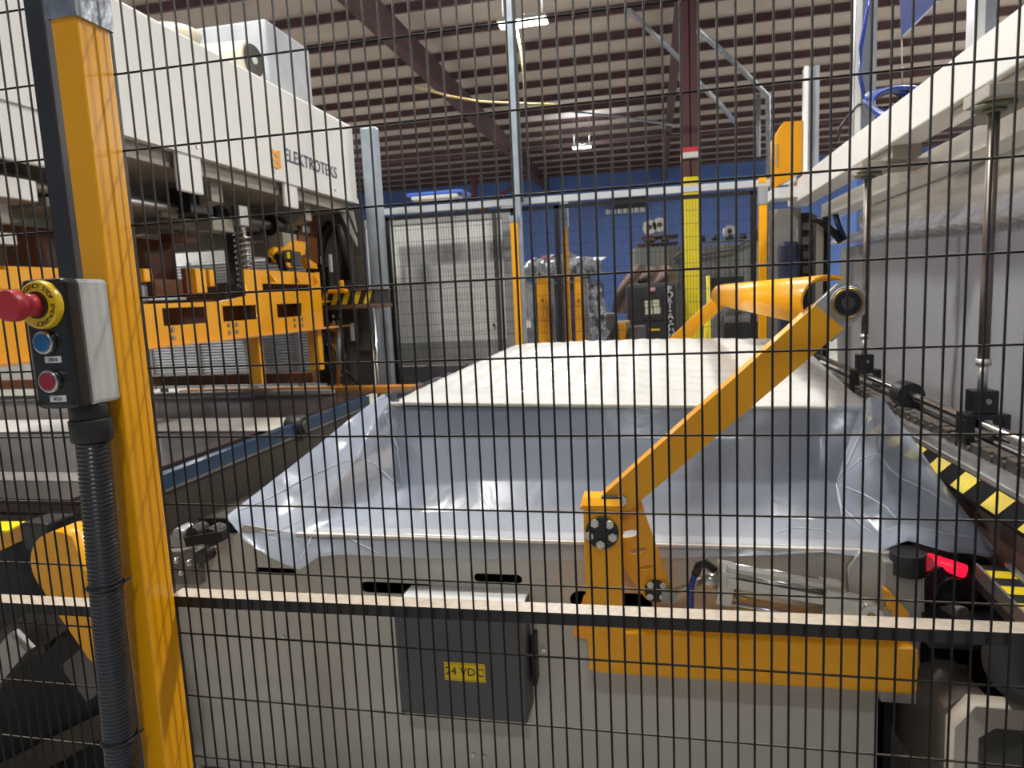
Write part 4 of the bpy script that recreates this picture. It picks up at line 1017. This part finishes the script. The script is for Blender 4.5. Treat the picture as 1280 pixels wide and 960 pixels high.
# brown rear beams
MB().box((-3.0, 1.0, 1.72), (-2.85, 3.7, 1.98)).build('brown_beam', brown, t)
MB().box((-2.75, 1.0, 1.50), (-2.65, 4.75, 1.62)).build('brown_rail', brown, t)
MB().box((-3.6, 4.75, 1.60), (-2.5, 4.85, 1.76)).build('brown_crossbeam', brown, t)
# yellow window beam
XW = -2.3
def yz(px, py, x=XW): v = P(px, py, x=x); return (v.y, v.z)
zb, ztp = 1.400, 1.585
outl = [(1.0, zb), (4.45, zb), (4.45, 1.785), (4.40, 1.785), (4.40, 1.78), (3.55, 1.78), (3.55, 1.63), (3.3, 1.60), (1.0, 1.585)]
hl = []
for (pa, pb) in (((201, 384), (258, 404)), ((276, 378), (321, 397)), ((344, 373), (377, 391))):
    a = yz(*pa); b = yz(*pb)
    hl.append([(a[0], 1.49), (b[0], 1.49), (b[0], 1.575), (a[0], 1.575)])
hl.append([(2.0-.35, 1.49), (2.0, 1.49), (2.0, 1.575), (1.65, 1.575)])
hl.append([(3.72, 1.655), (4.3, 1.655), (4.3, 1.70), (3.72, 1.70)])
MB().plate(outl, hl, .012, frameXZ((XW, 0, 0), (0, 1, 0), (0, 0, 1))).build('window_beam', yel, t)
MB().box((XW-.02, 1.0, zb-.012), (XW+.03, 5.0, zb), .002).build('beam_flange', mat('pale orange', (238, 170, 80), .4), t)
MB().box((XW-.14, 1.0, zb+.01), (XW-.13, 4.8, 1.58)).build('beam_back', brown, t)
MB().box((XW-.13, 1.0, 1.575), (XW-.008, 4.8, 1.587)).build('beam_top', yel, t)
for yy in (2.47, 2.9, 3.35, 3.42, 4.05, 4.15, 4.6, 4.7):
    for zz in (1.43, 1.47): MB().cyl((XW+.006, yy, zz), (XW+.014, yy, zz), .012, seg=6).build('bolt', steel2, t)
# gussets on the upper rail
for yy in (3.8, 4.1, 4.35):
    MB().poly([(XW+.006, yy, 1.71), (XW+.05, yy, 1.71), (XW+.006, yy, 1.77)], (0, .015, 0)).build('gusset', yel, t)
# yellow lugs above
for px0, px1, py0, py1, x in ((247, 257, 336, 366, -2.3), (263, 269, 337, 358, -2.35), (181, 190, 336, 352, -2.25), (0, 41, 338, 362, -2.3), (10, 80, 335, 362, -2.5)):
    X_(px0, py1, px1, py0, x, .05, 'lug', yel)
X_(235, 367, 255, 336, -2.42, .03, 'brown_lug', brown)
X_(195, 372, 245, 350, -2.6, .05, 'brown_block', brown)
# posts under the beam
for y, m_, w_ in ((2.68, brown, .04), (3.66, yel, .022), (4.40, yel, .03), (1.5, brown, .05)):
    MB().box((XW-.10, y, 1.1), (XW-.02, y+w_*2, zb)).build('leg_post', m_, t)
MB().box((XW-.06, 4.68, .95), (XW-.02, 4.74, 1.42)).build('leg_post', yel, t)
# orange handling unit with yellow mark
hu = thing('handling_head', 'orange and black handling head sitting on the yellow window beam', 'machine head', (-2.4, 4.3, 1.8))
MB().poly([P(352, 312, x=-2.4), P(366, 300, x=-2.4), P(383, 303, x=-2.4), P(381, 318, x=-2.4), P(370, 321, x=-2.4), P(355, 320, x=-2.4)], (-.10, 0, 0)).build('yellow_shell', yel, hu)
MB().poly([P(352, 313, x=-2.38), P(365, 312, x=-2.38), P(371, 338, x=-2.38), P(360, 339, x=-2.38)], (-.06, 0, 0)).build('black_body', blk, hu)
MB().poly([P(359, 315, x=-2.37), P(366, 315, x=-2.37), P(367, 324, x=-2.37), P(360, 323, x=-2.37)], (-.01, 0, 0)).build('yellow_mark', yel2, hu)
MB().poly([P(358, 328, x=-2.37), P(369, 329, x=-2.37), P(370, 335, x=-2.37), P(360, 334, x=-2.37)], (-.01, 0, 0)).build('orange_mark', orange_ink, hu)
MB().poly([P(383, 322, x=-2.36), P(396, 330, x=-2.36), P(397, 336, x=-2.36), P(388, 335, x=-2.36)], (-.05, 0, 0)).build('yellow_tip', yel, hu)
MB().poly([P(375, 270, x=-2.46), P(396, 270, x=-2.46), P(398, 330, x=-2.46), P(372, 322, x=-2.46)], (-.08, 0, 0)).build('brown_body', brown, hu)
MB().tube([P(352, 316, x=-2.4), P(343, 312, x=-2.4), P(338, 318, x=-2.4), P(342, 328, x=-2.4)], .02, 8).build('orange_hook', yel, hu)
# louvred bright panel behind
lv_ = thing('louvred_shutter', 'pale louvred shutter seen through the press below the cover', 'shutter', (-3.6, 5.45, .9))
MB().box((-4.6, 5.50, .85), (-2.55, 5.52, 1.99)).build('backing', mat('shutter backing', (240, 240, 240), .5), lv_)
for x in (-4.55, -3.6, -2.7): MB().box((x, 5.50, 0), (x+.05, 5.55, .85)).build('leg', dkgrey, lv_)
ml = MB()
z = .87
while z < 1.98: ml.poly([(-4.6, 5.50, z), (-4.6, 5.47, z+.002), (-4.6, 5.47, z+.007), (-4.6, 5.50, z+.018)], (2.05, 0, 0)); z += .026
ml.build('slats', mat('slat grey', (226, 228, 230), .4), lv_, kind='stuff')
for x in (-4.6, -4.1, -3.6, -3.1, -2.6): MB().box((x, 5.455, .85), (x+.04, 5.47, 1.99)).build('mullion', mat('mullion', (150, 150, 150), .5), lv_)
# arch guide and dark column at the end of the press
t2 = thing('press_end_frame', 'dark grey end frame with an arched cable guide beside the corner post', 'machine', (-2.3, 4.9, 0))
a = P(385, 258, y=4.95); b = P(452, 480, y=4.95)
MB().box((-2.6, 5.02, .9), (-2.2, 5.06, 2.31)).build('back_plate', mat('end grey', (104, 98, 92), .5), t2)
pts = [P(398, 345, y=4.9), P(399, 315, y=4.9), P(403, 295, y=4.9), P(413, 281, y=4.9), P(424, 285, y=4.9), P(431, 305, y=4.9), P(434, 350, y=4.9)]
MB().tube(pts, .045, 8).build('cable_arch', dk, t2)
MB().box((pts[0].x-.03, 4.85, .95), (pts[0].x+.06, 4.95, 1.85)).build('inner_column', dk, t2)
MB().box((pts[0].x-.10, 4.90, .95), (pts[0].x-.04, 4.95, 2.3)).build('outer_column', mat('navy black', (34, 38, 52), .5), t2)
for q in (((410, 318), (415, 340)), ((437, 404), (443, 426)), ((400, 320), (402, 330))):
    B_(q[0][0], q[0][1], q[1][0], q[1][1], 4.84, .02, 'white_lamp', mat('white strip', (230, 228, 222), .4), t2, .003)
B_(428, 430, 436, 262, 4.88, .04, 'steel_column', dkgrey, t2)
MB().poly([P(424, 264, y=4.87), P(431, 264, y=4.87), P(446, 300, y=4.87), P(446, 308, y=4.87)], (0, .01, 0)).build('light_stay', lgrey, t2)
MB().poly([P(436, 264, y=4.87), P(441, 264, y=4.87), P(446, 290, y=4.87)], (0, .01, 0)).build('light_gusset', lgrey, t2)
B_(434, 372, 456, 320, 4.93, .03, 'inset_panel', mat('inset', (92, 90, 82), .5), t2)
B_(434, 440, 462, 385, 4.93, .03, 'lower_inset_panel', mat('inset', (92, 90, 82), .5), t2)
# hazard plate
hz = thing('hazard_shelf', 'brown shelf with yellow black hazard stripes in front of the end frame', 'shelf', (-2.3, 4.6, 1.6))
a = P(396, 383, y=4.6); b = P(470, 366, y=4.6)
MB().box((a.x, 4.6, a.z-.03), (b.x, 4.9, a.z), .004).build('under_plate', mat('shelf brown', (96, 74, 62), .5), hz)
MB().box((a.x, 4.62, a.z), (b.x-.02, 4.9, a.z+.10), .003).build('riser', blk2, hz)
MB().box((a.x, 4.60, a.z+.10), (b.x, 4.9, b.z+.03), .003).build('top_plate', mat('shelf brown', (96, 74, 62), .5), hz)
for k in range(5):
    x = a.x+.02+k*.085
    MB().poly([(x, 4.614, a.z+.005), (x+.04, 4.614, a.z+.005), (x+.075, 4.614, a.z+.095), (x+.035, 4.614, a.z+.095)], (0, .004, 0)).build('yellow_stripe', tape, hz)
B_(409, 367, 432, 361, 4.56, .05, 'yellow_bracket', yel, hz); B_(424, 366, 428, 350, 4.56, .03, 'yellow_angle', yel, hz)
B_(402, 430, 413, 414, 4.6, .06, 'black_valve', blk, t2)
for k in range(5):
    MB().tube([P(405+k*5, 428, y=4.7), P(408+k*6, 445, y=4.68), P(414+k*4, 462, y=4.66), P(412+k*9, 480, y=4.66)], .014, 6).build('hose', rr.choice((dk, dkgrey, dk, galv)), t2)
MB().cyl(P(423, 400, y=4.66), P(424, 480, y=4.66), .02, seg=12).build('steel_pipe', steel2, t2)
# machine roof motors
mt = thing('gear_motor', 'cream gear motor lying on top of the white press cover', 'motor', (-2.6, 3.4, 2.9))
a = P(292, 75, x=-2.55)
ax = Vector((0.15, -1, 0)).normalized()
cM = P(313, 78, y=4.05)
MB().cyl(cM-Vector((.30, .05, 0)), cM+Vector((.02, -.02, 0)), .118, seg=28, bev=.01).build('motor_body', mat('cream motor', (206, 198, 176), .4), mt)
MB().cyl(cM+Vector((.02, -.02, 0)), cM+Vector((.04, -.022, 0)), .095, seg=28).build('fan_cover', dkgrey, mt)
MB().cyl(cM+Vector((.04, -.022, 0)), cM+Vector((.05, -.023, 0)), .022, seg=16).build('hub', lgrey, mt)
for k in range(9):
    x = cM.x-.33-.014*k; MB().cyl((x, cM.y-.05, cM.z-.01), (x-.005, cM.y-.05, cM.z-.01), .088, seg=20).build('cooling_fin', greyp, mt)
MB().cyl((cM.x-.32, cM.y-.05, cM.z-.01), (cM.x-.56, cM.y-.06, cM.z-.01), .075, seg=20).build('gearbox', dkgrey, mt)
MB().sph((cM.x-.58, cM.y-.06, cM.z+.01), .10, (1.2, 1, 1)).build('gear_housing', mat('housing grey', (96, 94, 88), .5), mt)
MB().box((cM.x-.75, cM.y-.15, 2.88), (cM.x-.1, cM.y+.1, cM.z-.06)).build('foot', dkgrey, mt)
t = thing('white_duct_box', 'white sheet metal box standing on the press cover behind the motor', 'box', (-2.8, 3.9, 2.88))
a = P(343, 60, y=3.9); b = P(395, 80, y=4.9)
x1 = P(331, 22, y=4.35).x; zt1 = P(331, 22, y=4.35).z
MB().box((-4.2, 4.35, 2.883), (x1, 4.95, zt1), .02).build('box_shell', mat('duct white', (172, 175, 181), .45), t)
t = thing('cover_vent', 'small cream dome at the top edge of the press cover', 'vent', (-3.4, 4.0, 2.88))
v = P(206, 44, y=4.0); MB().sph((v.x, 4.0, v.z-.02), .16, (1.5, 1, .5)).build('dome', mat('cream motor', (206, 198, 176), .4), t)

# ------------------------------------------------------------------ left tables and rails in front of the press
t = thing('press_table', 'long dark glossy table with a white border in front of the press', 'table', (-2.6, 2.8, .9))
zt2 = 1.0
a = P(0, 600, z=.90); b = P(200, 530, z=.93)
MB().box((-5.2, 1.9, .915), (-1.98, 4.6, .93)).build('table_top', shiny, t)
MB().box((-5.2, 2.12, .90), (-2.0, 2.24, .933), .002).build('white_border', mat('border white', (214, 208, 200), .4), t)
MB().box((-4.4, 3.05, .931), (-1.92, 3.42, .938), .002).build('white_sheet', mat('border white', (214, 208, 200), .4), t)
for k in range(4):
    MB().box((-5.2, 2.10, .89-.045*k-.037), (-1.95, 2.12+.004*k, .89-.045*k), .003).build('slat', mat('slat brown', (178, 146, 126), .5, var=.12), t)
MB().box((-5.1, 2.3, .05), (-2.1, 4.5, .70)).build('table_body', dk, t)
MB().box((-5.2, 4.15, 1.04), (-2.25, 4.25, 1.11), .003).build('brown_bar', brown, t)
MB().box((-3.6, 4.55, .905), (-1.65, 4.65, .955), .003).build('orange_bar', mat('dull orange', (196, 130, 50), .5), t)
MB().box((-5.2, 4.3, .94), (-2.2, 4.36, .97), .003).build('light_strip', mat('pale strip', (198, 190, 176), .4), t)
t = thing('blue_side_rail', 'blue rail slanting back beside the left edge of the film', 'rail', (-1.75, 3, .8))
p1, p2 = P(205, 606, x=-1.7), P(462, 502, x=-1.7)
MB().poly([p1+Vector((0, 0, .035)), p1+Vector((0, 0, -.02)), p1+Vector((-.04, 0, -.02)), p1+Vector((-.04, 0, .035))], p2-p1).build('blue_face', mat('rail blue', (20, 56, 86), .35, coat=.3), t)
MB().poly([p1+Vector((.002, 0, -.018)), p1+Vector((.008, 0, -.018)), p1+Vector((.008, 0, -.026)), p1+Vector((.002, 0, -.026))], p2-p1).build('steel_strip', steel2, t)
MB().poly([p1+Vector((-.005, 0, -.026)), p1+Vector((-.005, 0, -.5)), p1+Vector((-.05, 0, -.5)), p1+Vector((-.05, 0, -.026))], p2-p1).build('dark_skirt', mat('dark skirt', (70, 62, 56), .5), t)
MB().box((-1.70, 1.9, .76), (-1.31, 4.7, .772)).build('floor_strip', mat('dark belt', (78, 72, 66), .45), t)
c = P(372, 533, x=-1.72)
MB().cyl(c+Vector((.04, 0, 0)), c+Vector((-.05, 0, 0)), .055, seg=28, bev=.01).build('black_roller', blk2, t)
MB().cyl(c+Vector((.05, 0, 0)), c+Vector((.03, 0, 0)), .030, seg=28).build('roller_hub', dkgrey, t)
# clamps between post and film
t = thing('table_clamp', 'small cluster of dark clamps with bright bolts right of the yellow post', 'clamp', (-1.5, 1.8, .7))
for q, r_, m_ in (((222, 668), .020, alu), ((240, 668), .024, blk2), ((262, 672), .030, blk2), ((250, 698), .022, dkgrey)):
    v = P(*q, y=1.80); MB().cyl(v+Vector((0, .06, 0)), v, r_, seg=20, bev=.003).build('clamp_disc', m_, t)
for q in ((220, 701), (236, 704), (226, 716)):
    v = P(*q, y=1.78); MB().sph(v, .012).build('bolt_head', steel, t)
MB().box(tuple(P(216, 730, y=1.82)), tuple(P(246, 690, y=1.82)+Vector((0, .03, 0))), .004).build('clamp_plate', mat('clamp grey', (128, 124, 116), .5), t)
MB().bar(P(235, 676, y=1.80), P(282, 668, y=1.80), .03, .03).build('clamp_arm', dk, t)
# pulley and brackets bottom left
t = thing('yellow_pulley_guard', 'rounded yellow guard plate left of the conduit, behind the fence rail', 'guard', (-1.6, 1.4, .5))
YP = 1.42
def pl(px, py): v = P(px, py, y=YP); return (v.x, v.z)
cc = pl(76, 708)
r_ = abs(pl(39, 708)[0]-cc[0])
ang = [math.radians(a) for a in range(60, 226, 11)]
o1 = [(cc[0]+r_*math.cos(a), cc[1]+r_*math.sin(a)*1.0) for a in ang]
o1 += [pl(60, 750), pl(110, 822), pl(150, 862), pl(170, 850), pl(140, 800)]
MB().plate(o1, [], .09, frameXZ((0, YP+.045, 0))).build('guard_plate', yel, t)
t = thing('dark_link_frame', 'dark steel link frame and arm at the bottom left behind the mesh', 'machine', (-2, 1.6, .1))
MB().bar(P(30, 700, y=1.6), P(150, 640, y=1.75), .09, .085).build('upper_arm', dk, t)
MB().bar(P(-40, 845, y=1.5), P(110, 742, y=1.55), .06, .10).build('diagonal_arm', mat('grey brown arm', (70, 64, 60), .5), t)
MB().bar(P(-20, 860, y=1.45), P(28, 800, y=1.45), .03, .07).build('steel_arm', steel2, t)
MB().box(tuple(P(30, 690, y=1.58)), tuple(P(58, 655, y=1.58)+Vector((0, .1, 0))), .006).build('black_block', blk, t)
MB().box((-3.2, 1.75, .0), (-1.56, 1.80, .80)).build('dark_skirt', dk, t)
MB().bar(P(-30, 790, y=1.62), P(60, 780, y=1.7), .08, .16).build('dark_housing', dkgrey, t)
MB().poly([P(-10, 960, y=1.70), P(150, 880, y=1.70), P(150, 910, y=1.70), P(-10, 1000, y=1.70)], (0, .02, 0)).build('brown_strut', mat('dull brown', (70, 56, 44), .6), t)
MB().bar(P(100, 850, y=1.68), P(160, 800, y=1.68), .05, .14).build('grey_foot', mat('foot grey', (104, 100, 98), .5), t)
t = thing('yellow_channel', 'short bright yellow channel at the left edge above the guard', 'channel', tuple(P(5, 690, y=1.6)))
a, b_, c_, d_ = P(-30, 654, y=1.60), P(33, 654, y=1.60), P(27, 676, y=1.60), P(-30, 702, y=1.60)
MB().poly([a, b_, c_, d_], (0, .01, 0)).build('web', yel, t)
MB().poly([a, b_, b_+Vector((-.015, -.05, -.012)), a+Vector((-.015, -.05, -.012))], (0, 0, .006)).build('flange', yel2, t)
